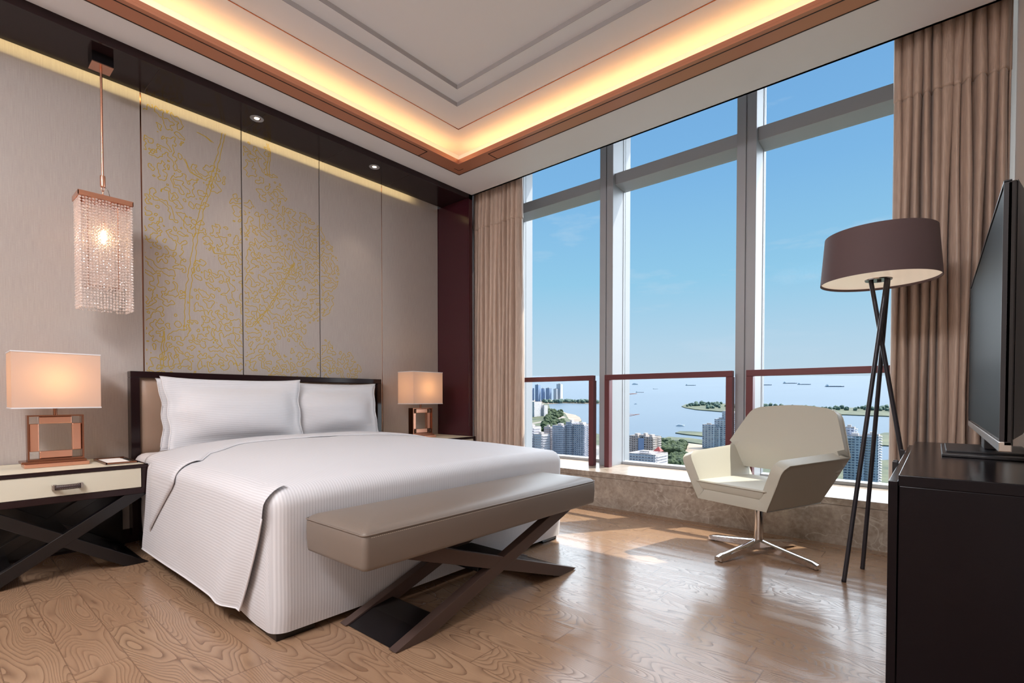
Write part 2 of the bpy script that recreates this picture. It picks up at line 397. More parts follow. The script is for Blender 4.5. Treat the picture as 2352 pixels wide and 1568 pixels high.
# gold line embroidery of trees: contour lines of a noise field inside the tree crowns
def embroidery():
    def w(cx, cy):                        # drawing position on the wall -> x, z
        px, py = 320+cx/2.305, 200+cy/2.305
        d = F+rt*(px-1176)/1146.-U*(py-936)/1146.
        t = (YB)/d.y
        return (d.x*t, EYE+d.z*t)
    blobs = []
    def bl(cx, cy, rx, ry, k=1.0):
        x, z = w(cx, cy); x2, _ = w(cx+rx, cy); _, z2 = w(cx, cy+ry)
        blobs.append((x, z, abs(x2-x), abs(z2-z), k))
    for a in [(60, 90, 95, 50), (170, 230, 70, 90), (60, 330, 55, 60), (160, 380, 60, 90), (120, 450, 70, 40), (230, 510, 90, 50), (60, 600, 60, 60),
              (150, 600, 60, 60), (200, 680, 40, 70), (60, 730, 60, 90), (150, 820, 90, 90), (60, 920, 60, 70), (170, 930, 80, 60), (110, 1040, 90, 110),
              (180, 1080, 60, 70), (60, 1190, 60, 90), (90, 1290, 80, 60), (190, 1280, 60, 70), (90, 1440, 80, 120), (190, 1420, 60, 110),
              (400, 490, 55, 60), (330, 450, 50, 50), (300, 590, 70, 50), (270, 740, 40, 50), (340, 750, 40, 40), (430, 810, 95, 75), (520, 640, 40, 70), (460, 900, 60, 60),
              (520, 950, 50, 70), (330, 970, 50, 50), (440, 1040, 90, 60), (520, 1080, 60, 80), (340, 1140, 70, 70), (400, 1210, 90, 80), (480, 1290, 80, 90),
              (300, 1290, 60, 60), (400, 1400, 130, 100), (520, 1420, 60, 100), (280, 1420, 50, 90), (590, 390, 50, 90), (660, 370, 30, 80), (690, 540, 65, 75), (740, 590, 45, 50),
              (590, 690, 60, 80), (680, 720, 55, 60), (760, 690, 70, 60), (850, 730, 80, 60), (920, 790, 60, 70), (610, 800, 70, 70), (720, 850, 90, 70), (850, 870, 100, 90),
              (600, 930, 60, 70), (690, 960, 80, 70), (800, 960, 110, 80), (900, 990, 80, 110), (620, 1060, 80, 80), (730, 1080, 100, 80), (850, 1100, 110, 100),
              (920, 1170, 60, 70), (720, 1190, 100, 70), (800, 1250, 80, 100), (600, 1170, 60, 80), (600, 1290, 60, 60), (650, 1380, 70, 110), (590, 1440, 60, 60),
              (1000, 900, 45, 70), (1010, 990, 45, 80), (990, 1110, 35, 90), (970, 840, 30, 50), (870, 1440, 65, 90), (930, 1470, 50, 60), (750, 1480, 70, 60), (995, 1440, 40, 100), (1095, 1470, 50, 70), (1130, 1500, 40, 40)]:
        bl(*a)
    x0, x1, z0, z1 = .97, 2.84, 1.10, 2.93
    st = .0065
    nx, nz = int((x1-x0)/st), int((z1-z0)/st)
    fld = []
    for j in range(nz+1):
        z = z0+j*st; row = []
        near = [bb for bb in blobs if abs(z-bb[1]) < bb[3]*1.25]
        for i in range(nx+1):
            x = x0+i*st; m = 0.
            for (bx, bz, rx, rz, k) in near:
                d = ((x-bx)/rx)**2+((z-bz)/rz)**2
                if d < 1.5: m = max(m, 1.5-d)
            if m <= 0: row.append(-1.); continue
            n = noise.noise((x*21., z*24., 3.1))+.85*noise.noise((x*46., z*43., 8.7))+.12*noise.noise((x*80, z*80, 1.))
            row.append(n-.19-max(0, .5-m)*1.3+.1*min(m, 1))
        fld.append(row)
    b = B(); H = .0016
    def seg(p, q, wd=.0033):
        dx, dz = q[0]-p[0], q[1]-p[1]; L = math.hypot(dx, dz)
        if L < 1e-6: return
        ox, oz = -dz/L*wd, dx/L*wd; e = .25*wd/L
        p = (p[0]-dx*e, p[1]-dz*e); q = (q[0]+dx*e, q[1]+dz*e)
        y = YB-H
        A = [b.bm.verts.new(c) for c in ((p[0]+ox, YB+.0005, p[1]+oz), (p[0], y, p[1]), (p[0]-ox, YB+.0005, p[1]-oz), (q[0]+ox, YB+.0005, q[1]+oz), (q[0], y, q[1]), (q[0]-ox, YB+.0005, q[1]-oz))]
        b.bm.faces.new((A[0], A[1], A[4], A[3])); b.bm.faces.new((A[1], A[2], A[5], A[4]))
    def nearseam(x): return any(abs(x-s) < .008 for s in seams)
    for j in range(nz):
        for i in range(nx):
            v = (fld[j][i], fld[j][i+1], fld[j+1][i+1], fld[j+1][i])
            if min(v) > 0 or max(v) <= 0: continue
            x, z = x0+i*st, z0+j*st
            if nearseam(x): continue
            P = ((x, z), (x+st, z), (x+st, z+st), (x, z+st)); c = []
            for k in range(4):
                a, d = v[k], v[(k+1) % 4]
                if (a > 0) != (d > 0):
                    t = a/(a-d); p, q = P[k], P[(k+1) % 4]
                    c.append((p[0]+(q[0]-p[0])*t, p[1]+(q[1]-p[1])*t))
            for k in range(0, len(c)-1, 2): seg(c[k], c[k+1])
    # trunks and the few long stems, each as two wandering lines
    def stem(pts, w0, w1):
        Q = [w(*p) for p in pts]; prev = None; n = 0
        for a, d in zip(Q[:-1], Q[1:]):
            L = math.hypot(d[0]-a[0], d[1]-a[1]); k = max(2, int(L/.012))
            for s in range(k):
                t = s/k; x, z = a[0]+(d[0]-a[0])*t, a[1]+(d[1]-a[1])*t; n += 1
                wd = w0+(w1-w0)*n/200.
                cur = (x-wd+.010*noise.noise((x*9, z*26, 5.)), z), (x+wd+.010*noise.noise((x*9, z*26, 9.)), z)
                if prev and not nearseam(x): seg(prev[0], cur[0]); seg(prev[1], cur[1])
                prev = cur
    stem([(448, 245), (410, 400), (365, 560), (330, 640), (300, 800), (275, 960), (255, 1100), (250, 1300)], .010, .018)
    stem([(310, 240), (350, 262), (395, 300)], .005, .008)
    stem([(240, 380), (270, 450), (340, 490)], .004, .006)
    stem([(370, 830), (400, 880), (520, 890)], .004, .005)
    stem([(680, 300), (690, 360), (680, 440), (690, 480)], .008, .01)
    stem([(820, 930), (700, 1150), (600, 1270)], .006, .008)
    stem([(130, 1290), (120, 1500)], .006, .008)
    obj('embroidery', b, 'thread', wf, smooth=180, normals=False)
embroidery()

# ceiling: flat border, copper strip, light cove and stepped tray
OX0, OX1, OY0, OY1 = -2.2, 3.19, .06, 3.345
c = B()
c.box(XL, XS, OY1, YB+.1, ZC, 3.4); c.box(XL, XS, YR-.1, OY0, ZC, 3.4)
c.box(XL, OX0, OY0, OY1, ZC, 3.4); c.box(OX1, XS, OY0, OY1, ZC, 3.4)
ce = struct(obj('ceiling', c, 'paint'))
c = B()
def frame(bld, x0, x1, y0, y1, w, z0, z1):
    bld.box(x0, x1, y1-w, y1, z0, z1); bld.box(x0, x1, y0, y0+w, z0, z1)
    bld.box(x0, x0+w, y0+w, y1-w, z0, z1); bld.box(x1-w, x1, y0+w, y1-w, z0, z1)
# tray: three levels, each a little higher than the last
e1 = (-1.78, 2.648, .50, 2.798); e2 = (-1.66, 2.536, .62, 2.678)
c.box(OX0, OX1, e1[3], OY1, ZU, 3.4); c.box(OX0, OX1, OY0, e1[2], ZU, 3.4)
c.box(OX0, e1[0], e1[2], e1[3], ZU, 3.4); c.box(e1[1], OX1, e1[2], e1[3], ZU, 3.4)
c.box(e1[0], e1[1], e2[3], e1[3], ZU+.03, 3.4); c.box(e1[0], e1[1], e1[2], e2[2], ZU+.03, 3.4)
c.box(e1[0], e2[0], e2[2], e2[3], ZU+.03, 3.4); c.box(e2[1], e1[1], e2[2], e2[3], ZU+.03, 3.4)
c.box(e2[0], e2[1], e2[2], e2[3], ZU+.06, 3.4)
obj('tray', c, 'paint', ce)
c = B(); frame(c, *e1, .002, ZU, ZU+.031); frame(c, *e2, .002, ZU+.03, ZU+.061); obj('tray_step_shade', c, 'step_shade', ce)  # shade on the step faces, painted as thin grey strips
c = B(); frame(c, -2.0, 2.879, .27, 3.026, .007, ZU-.0015, ZU+.001); obj('shadow_gap', c, 'bronze', ce)
c = B(); frame(c, OX0, OX1, OY0, OY1, .15, ZC-.004, ZC+.012)
frame(c, OX0+.15-.012, OX1-.15+.012, OY0+.15-.012, OY1-.15+.012, .012, ZC+.0125, ZC+.035)
cs = struct(obj('trim_1', c, 'copperstrip'))
c = B(); d = OX1-.105
c.box(OX1-.118, OX1-.112, OY0+.3, OY1-.47, ZC-.006, ZC); c.box(OX1-.15, OX1-.04, 0, 0, 0, 0) if False else None
c.box(OX1-.118, OX1-.003, OY1-.476, OY1-.47, ZC-.006, ZC)
c.box(OX0+.3, OX1-.47, OY1-.118, OY1-.112, ZC-.006, ZC); c.box(OX1-.476, OX1-.47, OY1-.118, OY1-.003, ZC-.006, ZC)
c.box(OX1-.118, OX1-.06, OY1-.064, OY1-.06, ZC-.006, ZC); c.box(OX1-.064, OX1-.06, OY1-.118, OY1-.06, ZC-.006, ZC)
c.box(OX0, OX1, OY1-.004, OY1+.003, ZC-.006, ZC); c.box(OX1-.004, OX1+.003, OY0, OY1, ZC-.006, ZC)
obj('slot_line', c, 'groove', cs)
# dark lacquer canopy over the bed and its jamb by the curtain
PF, PZ = 3.585, 2.952
c = B(); c.box(XL, 3.60, PF+.02, 3.90, PZ, ZC+.01); c.box(XL, 3.60, 3.90, YB-.055, PZ, PZ+.004); c.box(XL, 3.60, PF, PF+.02, PZ-.012, ZC+.004, .002)
cp = struct(obj('trim_2', c, 'lacquer'))
c = B()
for x in seams[1:5]: c.box(x-.002, x+.002, PF+.03, YB-.055, PZ-.001, PZ)
obj('canopy_seam', c, 'groove', cp)
c = B(); c.box(3.552, 3.602, PF+.02, YB+.06, 0, PZ); c.box(3.552, 3.602, PF, PF+.02, 0, ZC, .002)
obj('jamb', c, 'burgundy', cp)
# curtain pocket and window head
c = B(); c.box(XS, XG+.1, YR-.1, YB+.1, 3.66, 3.8); c.box(XS-.02, XS, YR-.1, YB+.1, ZC, 3.7)
struct(obj('ceiling_pocket', c, 'paint'))
struct(obj('ceiling_slab', B().box(XL-.2, XG+.3, YR-.3, YB+.3, 3.80, 3.9), 'paint'))
struct(obj('sun_block_slab', B().box(XG+.1, XG+.33, YR-2, YB+2, 3.69, 3.8), 'roofgrey'))  # unseen slab added to block sun through the upper glass
# marble ledge
c = B(); c.box(LEDX, XG+.1, YR, YB+.05, 0, LEDZ-.047); c.box(LEDX-.003, XG+.1, YR, YB+.05, LEDZ-.045, LEDZ, .002)
struct(obj('trim_3', c, 'marble'))
c = B(); c.box(LEDX-.085, LEDX, YR, YB, 0, .004)
struct(obj('floor_border', c, 'floor'))  # flat border plank of the floor along the ledge
# window
win = struct(obj('window_1', B().box(XG-.05, XG+.06, YR, YB+.03, LEDZ, LEDZ+.028, .003), 'alu'))
ms = [(-.16, -.02), (1.085, 1.230), (2.331, 2.471), (3.576, 3.716)]
for a, b in ms:
    c = B(); m = (a+b)/2
    c.box(4.205, XG+.01, a, m-.005, LEDZ, 3.68, .002); c.box(4.205, XG+.01, m+.005, b, LEDZ, 3.68, .002)
    c.box(4.22, XG+.01, m-.006, m+.006, LEDZ, 3.68)
    c.box(XG-.045, XG-.028, a-.004, b+.004, LEDZ, 3.68); c.box(XG+.012, XG+.16, a+.03, b-.03, LEDZ, 3.68)
    obj('mullion', c, 'aluwhite', win)
edges = [YR]+[v for m in ms for v in m]+[YB+.03]
bays = [(edges[k], edges[k+1]) for k in range(0, len(edges), 2)]
for a, b in bays:
    if b-a < .2: continue
    c = B()
    c.prism([(4.25, a, 2.962), (4.25, a, 3.068), (4.44, a, 3.068), (4.44, a, 2.945), (4.40, a, 2.945)], (0, b-a, 0), .002)
    obj('transom', c, 'alu', win)
for a, b in bays:
    obj('pane', B().box(XG-.006, XG+.006, a, b, LEDZ+.028, 3.66), 'glass', win)
# protective railings in front of the panes
def railing(y0, y1, label, ends):
    t = thing('railing', label, 'railing', (4.115, (y0+y1)/2, LEDZ), 'burgundy railings in front of the window')
    obj('top_rail', B().box(4.1, 4.145, y0, y1, 1.118, 1.166, .003), 'rail', t)
    for y in ends: obj('post', B().box(4.1, 4.162, y, y+.05, LEDZ, 1.118, .003), 'rail', t)
railing(2.476, 3.60, 'burgundy metal railing beside the left curtain, partly behind the bed', (2.476, 3.52))
railing(1.219, 2.356, 'burgundy metal railing in the middle, left of the chair', (1.219, 2.306))
railing(-.02, 1.119, 'burgundy metal railing behind the chair and the tripod lamp', (1.069, -.02))
# ---------------------------------------------------------------- curtains
def curtain(name, y0, y1, label, npl, seed, zbot=.03):
    rnd = random.Random(seed)
    t = thing(name, label, 'curtain', (3.71, (y0+y1)/2, zbot), 'floor length curtains')
    ks = [rnd.uniform(.7, 1.35) for _ in range(npl)]; S = sum(ks)
    ctr = []; a = 0
    n = npl*18; rows = []
    cum = [0]
    for k in ks: cum.append(cum[-1]+k/S)
    amp = [rnd.uniform(.044, .080) for _ in range(npl)]
    zs = [3.12, 3.05, 2.985, 2.93, 2.86, 2.80, 2.74, 2.69, 2.66, 2.5, 2.2, 1.8, 1.4, 1.0, .6, .3, zbot]
    def pt(u, z):
        i = 0
        while i < npl-1 and u > cum[i+1]: i += 1
        v = (u-cum[i])/(cum[i+1]-cum[i])
        top = min(1., max(0., (z-2.68)/.3))
        h = max(0., min(1., (2.68-z)/2.6))
        s = math.sin(2*math.pi*v)
        A = amp[i]*(.62+.38*h)*(1-.25*top)
        fold = A*(s+.25*math.sin(4*math.pi*v+i))
        y = y0+(y1-y0)*u + .35*(y1-y0)/npl*math.sin(2*math.pi*v+1.2)*.55
        y += .010*math.sin(3.1*z+i*1.7)*(1-abs(2*v-1))
        x = 3.712+fold+.008*noise.noise((u*9, z*1.3, seed))
        if top > 0: x += .014*noise.noise((u*40+seed, z*6, 1.))
        return (x, y, z)
    def sheet(za):
        b = B(); b.grid([[pt(j/n, z) for j in range(n+1)] for z in za], uv=None); return b
    hd = obj('gathered_heading', sheet([z for z in zs if z >= 2.69]+[2.672]), 'curtain', t, smooth=180)
    bd = obj('drape', sheet([2.676]+[z for z in zs if z < 2.67]), 'curtain', t, smooth=180)
    for o in (hd, bd):
        m = o.modifiers.new('thick', 'SOLIDIFY'); m.thickness = .006 if o is bd else .012; m.offset = 0
    return t
curtain('curtain', 3.03, 3.66, 'narrow beige satin curtain hanging beside the dark red jamb, left of the window', 11, 3)
curtain('curtain', -.285, .20, 'beige satin curtain behind the tripod lamp and the television', 11, 11)
c = B().box(3.68, 3.745, YR+.01, YB-.02, 3.12, 3.14); t = obj('curtain_track', c, 'paint')
tag(t, 'white curtain track hidden in the ceiling pocket above the window', 'curtain track')

# ---------------------------------------------------------------- bed
bed = thing('bed', 'king size bed with dark framed brown leather headboard', 'bed', (1.82, 3.0, 0))
HX0, HX1, HZ, HF = .862, 2.778, 1.126, 3.97
hb = B()
hb.box(HX0, HX1, HF, YB-.004, HZ-.042, HZ, .003); hb.box(HX0, HX0+.05, HF, YB-.004, .05, HZ-.042, .003); hb.box(HX1-.045, HX1, HF, YB-.004, .05, HZ-.042, .003)
hb.box(HX0+.05, HX1-.045, HF+.05, YB-.004, .3, HZ-.042)
hf = obj('headboard_frame', hb, 'lacquer', bed)
px = [.912, 1.19, 1.577, 2.078, 2.463, 2.733]
for a, b in zip(px[:-1], px[1:]):
    rows = []
    for j in range(9):
        v = j/8; z = .56+(1.084-.56)*v; row = []
        for i in range(13):
            u = i/12; e = min(u, 1-u)*(b-a); f = min(v, 1-v)*.52
            d = .030*(1-math.exp(-e/.018))*(1-math.exp(-f/.014))
            row.append((a+(b-a)*u, HF+.036-d, z))
        rows.append(row)
    p = B(); p.grid(rows); obj('headboard_cushion', p, 'hbleather', hf, smooth=180)
obj('bed_base', B().box(.90, 2.76, 1.99, 3.96, .075, .30, .02), 'blackmatte', bed)
obj('mattress', B().box(.865, 2.785, 1.96, 3.965, .30, .595, .06, 4), 'linen_plain', bed, smooth=60)
for x, y in ((.872, 1.945), (2.60, 1.95), (.88, 3.8), (2.62, 3.8)):
    obj('leg', B().box(x, x+.16, y, y+.10, 0, .09, .004), 'black', bed)

# duvet: puffed top with a soft roll at the edge, foot drop with rounded corners, left flap, folded-back band
DX0, DX1, DY0, DY1, DR = .845, 2.805, 1.915, 3.57, .075
def ztop(x, y):
    u = abs(2*(x-(DX0+DX1)/2)/(DX1-DX0)); v = max(0., (2.75-y)/(2.75-DY0))
    f = max(0., 1-u**3.2)*max(0., 1-v**3.0)
    return .594+.082*f+.006*noise.noise((x*2.3, y*2.3, 4.))*f
duvet = thing('duvet', 'white striped duvet spread over the bed and hanging to the floor', 'duvet', (1.82, 2.8, .6))
per = []                                   # perimeter points with outward normal
def arc(cx, cy, a0, a1, n):
    for k in range(n+1):
        a = a0+(a1-a0)*k/n; per.append((cx+DR*math.cos(a), cy+DR*math.sin(a), math.cos(a), math.sin(a)))
N1 = 34
for k in range(N1): per.append((DX0, DY1+(DY0+DR-DY1)*k/N1, -1, 0))
arc(DX0+DR, DY0+DR, math.pi, 1.5*math.pi, 8)
for k in range(1, 40): per.append((DX0+DR+(DX1-DX0-2*DR)*k/40, DY0, 0, -1))
arc(DX1-DR, DY0+DR, 1.5*math.pi, 2*math.pi, 8)
for k in range(1, N1+1): per.append((DX1, DY0+DR+(DY1-DY0-DR)*k/N1, 1, 0))
rows, uvs = [], []
KT, KQ, KD = 14, 7, 12
for k in range(KT+KQ+KD+1):
    row, ur = [], []
    for (x, y, nx, ny) in per:
        ix, iy = x-nx*DR, y-ny*DR
        cx, cy = (DX0+DX1)/2, min(3.25, max(2.5, iy))
        if k <= KT:
            f = k/KT; X, Y = cx+(ix-cx)*f, cy+(iy-cy)*f; Z = ztop(X, Y); u = X
        else:
            ze = ztop(ix, iy)
            if k <= KT+KQ:
                th = (k-KT)/KQ*math.pi/2; X, Y, Z = ix+nx*DR*math.sin(th), iy+ny*DR*math.sin(th), ze-DR*(1-math.cos(th)); dd = th*DR
            else:
                t = (k-KT-KQ)/KD; zh = .032+.04*min(1., max(0., (y-2.1)/.3))
                wav = .006*noise.noise((x*3.5+y*2.1, t*2., 2.))*t
                off = -.003*t+wav
                if t > .88: off -= .006*((t-.88)/.12)
                X, Y, Z = x+nx*off, y+ny*off, (ze-DR)+(zh-(ze-DR))*t; dd = DR*math.pi/2+t*.45
            u = X if abs(ny) > .5 else (ix+nx*dd)
        row.append((X, Y, Z)); ur.append((u, Y+Z))
    rows.append(row); uvs.append(ur)
b = B(); b.grid(rows, uv=lambda i, j: uvs[i][j])
obj('cover', b, 'linen', duvet, smooth=180)
# left flap with the folded corner
rows, uvs = [], []
NS, NP = 36, 20
for i in range(NP+1):
    p = i/NP; row, ur = [], []
    for j in range(NS+1):
        s = j/NS
        if p < .35:
            th = p/.35*math.pi/2; t = 0.; X = DX0+DR-(DR-.002+.022*math.sin(th)**2)*math.sin(th); dz = DR*(1-math.cos(th)); dd = th*.1
        else:
            t = (p-.35)/.65; X = DX0-.020-.030*t; dz = DR+t*.45; dd = .157+t*.43
        ya = 1.955+.205*t**1.2-.010*math.sin(p*math.pi)
        yb = 3.46
        Y = ya+(yb-ya)*s
        fold = math.exp(-((s-.02)/.05)**2)
        ze = ztop(DX0+DR, max(Y, 1.99))
        X += .010*noise.noise((Y*2.2, t*1.8, 6.))*t+.030*fold*t-.012*math.exp(-((s-.10)/.06)**2)*t
        if p < .12: ze -= .004*(1-p/.12)
        Z = ze-dz+.014*fold*max(0, 1-p*2.5)
        zlim = .055+.02*(1-s)
        row.append((X, Y, max(Z, zlim))); ur.append((DX0+DR-dd, Y))
    rows.append(row); uvs.append(ur)
b = B(); b.grid(rows, uv=lambda i, j: uvs[i][j])
obj('side_flap', b, 'linen', duvet, smooth=180)
hem = [Vector(r[0]) for r in rows[8:]]+[Vector(v) for v in rows[-1][1:]]
obj('flap_hem', B().tube(hem, .0035, 6), 'linen_plain', duvet, smooth=180)
# folded back band below the pillows
def interp(x, P):
    if x <= P[0][0]: return P[0][1]
    for (a, va), (c, vc) in zip(P[:-1], P[1:]):
        if x <= c:
            t = (x-a)/(c-a); t = t*t*(3-2*t); return va+(vc-va)*t
    return P[-1][1]
rows, uvs = [], []
path = []
zb = .085
for k in range(15): path.append(('s', 1-k/15.))
for k in range(8): path.append(('q', k/8.))
for k in range(41): path.append(('t', k/40.))
NW = 14
for (kd, v) in path:
    row, ur = [], []
    for j in range(NW+1):
        s = j/NW
        if kd == 's':
            za = .505; z = za+(zb-za)*v; y0 = 2.96+.50*v**.9; y1 = 3.58+.10*math.sin(v*2.6)-.02*v
            X = DX0-.030-.030*v+.010*noise.noise(((y0+(y1-y0)*s)*2.2, v*1.8, 6.))*v; Z = z; dd = .17+v*.42
        elif kd == 'q':
            th = (1-v)*math.pi/2; y0 = 2.96-.005*v; y1 = 3.58
            X = DX0+.10-.130*math.sin(th); Z = None; dd = th*.11
        else:
            X = DX0+.10+(DX1-.08-DX0-.10)*v; y0 = interp(X, [(.93, 2.955), (1.05, 3.12), (1.30, 3.29), (1.7, 3.30), (2.7, 3.22)]); y1 = 3.58; Z = None; dd = DX0+.1-X
        Y = y0+(y1-y0)*s
        edge = math.exp(-(s/.10)**2)
        if Z is None:
            if kd == 'q': Z = ztop(DX0+.10, max(Y, 2.0))+.007-.105*(1-math.cos(th))
            else: Z = ztop(X, Y)+.001+.006*min(1., s/.12)+.004*math.sin(s*math.pi)
        if Z is not None or kd == 'q': X = max(X, .77+.075*min(1., max(0., (Y-3.24)/.2)))
        lift = -.002*math.exp(-(s/.06)**2)
        if kd == 's': X -= lift
        else: Z += lift
        row.append((X, Y, Z)); ur.append((DX0+.1-dd, Y))
    rows.append(row); uvs.append(ur)
b = B(); b.grid(rows, uv=lambda i, j: uvs[i][j])
o = obj('folded_band', b, 'linen', duvet, smooth=180)
m = o.modifiers.new('thick', 'SOLIDIFY'); m.thickness = .004; m.offset = 1
# stitched edge of the band
ed = [Vector(r[0])+Vector((0, -.003, .005)) for r in rows]
obj('band_piping', B().tube(ed, .004, 6), 'linen_plain', duvet, smooth=180)

# pillows
def pillow(label, cx, w, h, y, lean, zb, seed, rz=0., th=.17):
    rows_f, rows_b = [], []
    t = thing('pillow', label, 'pillow', (cx, y, zb), 'white pillows against the headboard')
    n, m_ = 26, 18
    def P(u, v, side):
        a, c_ = 2*u-1, 2*v-1
        fl = .055/w*2
        ia = max(0., 1-abs(a)/(1-fl)); ic = max(0., 1-abs(c_)/(1-fl*w/h))
        d = th*(1-(1-ia)**2.4)*(1-(1-ic)**2.2)*.5 if ia > 0 and ic > 0 else 0
        d = th*.5*(max(0, 1-(abs(a)/(1-fl))**2.5)**.85)*(max(0, 1-(abs(c_)/(1-fl*w/h))**2.4)**.85)
        x = a*w/2*(1-.035*(1-c_*c_)*0-.03*(c_*c_)*0)
        # corners stretch out a touch, sides draw in
        x *= 1-.06*(1-abs(c_)**3)+.012*c_+.012*math.sin(c_*9+seed)*(1-abs(c_)**4)*abs(a)**3
        z = h/2+c_*h/2*(1-.075*(1-abs(a)**3))
        z -= .012*(1-abs(c_))*0
        wv = .012*noise.noise((a*2.2+seed, c_*2.2, 1.))*(1 if d > 0 else .8)
        yy = -side*(d+.003)+wv
        sag = .05*math.sin(max(0, 1-v)*1.3)*0
        Y, Z = yy, z
        ct, st = math.cos(lean), math.sin(lean)
        Y2, Z2 = Y*ct+Z*st, -Y*st*-1*0+Z*ct-Y*st*-0.+(-Y*-st)*0
        Y2 = Y*ct+Z*st; Z2 = Z*ct-Y*st
        cr, sr = math.cos(rz), math.sin(rz)
        return (cx+x*cr-Y2*sr, y+x*sr+Y2*cr, zb+Z2)
    for side, rows_ in ((1, rows_f), (-1, rows_b)):
        for i in range(m_+1): rows_.append([P(j/n, i/m_, side) for j in range(n+1)])
    b = B()
    b.grid(rows_f, uv=lambda i, j: (i/m_*h, j/n*w)); b.grid(rows_b, uv=lambda i, j: (i/m_*h, j/n*w))
    bmesh.ops.remove_doubles(b.bm, verts=b.bm.verts[:], dist=.0005)
    # seam between front and back along the flange
    bnd = [e for e in b.bm.edges if e.is_boundary]
    if bnd: bmesh.ops.bridge_loops(b.bm, edges=bnd)
    obj('pillowcase', b, 'linen', t, smooth=180)
    rim = [P(j/n, 0, 0) for j in range(n)]+[P(1, i/m_, 0) for i in range(m_)]+[P(1-j/n, 1, 0) for j in range(n)]+[P(0, 1-i/m_, 0) for i in range(m_)]
    obj('hem', B().tube(rim, .0045, 6, closed=True), 'linen_plain', t, smooth=180)
    return t
pillow('white pillow behind the front left one, showing at its left edge', 1.40, .82, .475, 3.88, .07, .605, 2., 0., .10)
pillow('white pillow behind the front right one, leaning on the headboard', 2.26, .82, .475, 3.89, .06, .605, 5., 0., .08)
pillow('large white striped pillow in front on the left half of the bed', 1.425, .90, .50, 3.655, .22, .600, 8., -.02, .23)
pillow('white striped pillow in front on the right half of the bed', 2.195, .80, .475, 3.715, .19, .600, 11., .02, .18)

# ---------------------------------------------------------------- nightstands
def nightstand(x0, x1, label, handle):
    y0, y1 = 3.475, 4.035
    t = thing('nightstand', label, 'nightstand', ((x0+x1)/2, (y0+y1)/2, 0), 'cream and black nightstands beside the bed')
    c = B()
    c.box(x0, x1, y0, y1, .403, .437, .003); c.box(x0, x1, y0, y1, .55, .566, .002)
    c.box(x0, x0+.03, y0, y1, .437, .55); c.box(x1-.03, x1, y0, y1, .437, .55); c.box(x0, x1, y1-.02, y1, .437, .55)
    c.box(x0, x1, y0, y0+.016, .566, .571, .001); c.box(x0, x1, y1-.016, y1, .566, .571); c.box(x0, x0+.016, y0, y1, .566, .571); c.box(x1-.016, x1, y0, y1, .566, .571)
    obj('case', c, 'lacquer', t)
    obj('top_inlay', B().box(x0+.016, x1-.016, y0+.016, y1-.016, .566, .5705), 'parchment', t)
    d = obj('drawer', B().box(x0+.032, x1-.032, y0+.004, y1-.05, .439, .549, .002), 'parchment', t)
    hx = (handle-.062, handle+.062)
    for q in (hx[0], hx[1]-.02): obj('handle_bracket', B().box(q, q+.02, y0-.022, y0+.004, .474, .502, .002), 'steel', d)
    c = B(); rows = []
    for k in range(13):
        u = k/12; yy = y0-.022-.008*math.sin(u*math.pi)
        rows.append([(hx[0]+.012+(hx[1]-hx[0]-.024)*u, yy, .477), (hx[0]+.012+(hx[1]-hx[0]-.024)*u, yy-.004, .488), (hx[0]+.012+(hx[1]-hx[0]-.024)*u, yy, .499)])
    c.grid(rows); o = obj('handle_strap', c, 'darkleather', d, smooth=180); mm = o.modifiers.new('t', 'SOLIDIFY'); mm.thickness = .006
    c = B()
    for z in (.4805, .4955):
        for k in range(14):
            u = (k+.5)/14; x = hx[0]+.016+(hx[1]-hx[0]-.032)*u; yy = y0-.0265-.008*math.sin(u*math.pi); c.box(x-.0016, x+.0016, yy-.004, yy+.003, z-.0007, z+.0007)
    obj('stitching', c, 'stitch', d)
    obj('back_panel', B().box(x0+.01, x1-.01, y1-.012, y1, .02, .402), 'black', t)
    # crossed leg frames, front and back, with plates between them
    w = x1-x0
    for y in (y0, y1-.04):
        for s in (1, -1):
            a = x0 if s > 0 else x1
            pts = [(a, y, 0), (a+s*.11, y, 0), (a+s*(w-.0), y, .403), (a+s*(w-.11), y, .403)]
            obj('leg', B().prism([(p[0], p[1]+(.0015 if s < 0 else 0), p[2]) for p in pts], (0, .04 if s > 0 else .037, 0), .002), 'black', t)
    for s in (1, -1):
        a = x0 if s > 0 else x1
        pts = [(a+s*.02, y0+.04, .012), (a+s*.10, y0+.04, .012), (a+s*.20, y0+.04, .06), (a+s*.12, y0+.04, .06)]
        obj('foot_plate', B().prism(pts, (0, y1-y0-.08, 0), .002), 'black', t)
    xm = (x0+x1)/2; obj('stretcher', B().box(xm-.05, xm+.05, y0+.04, y1-.04, .19, .215, .002), 'black', t)
    return t
nightstand(.085, .832, 'black framed nightstand with cream drawer left of the bed', .478)
nightstand(2.83, 3.535, 'black framed nightstand with cream drawer right of the bed', 3.17)

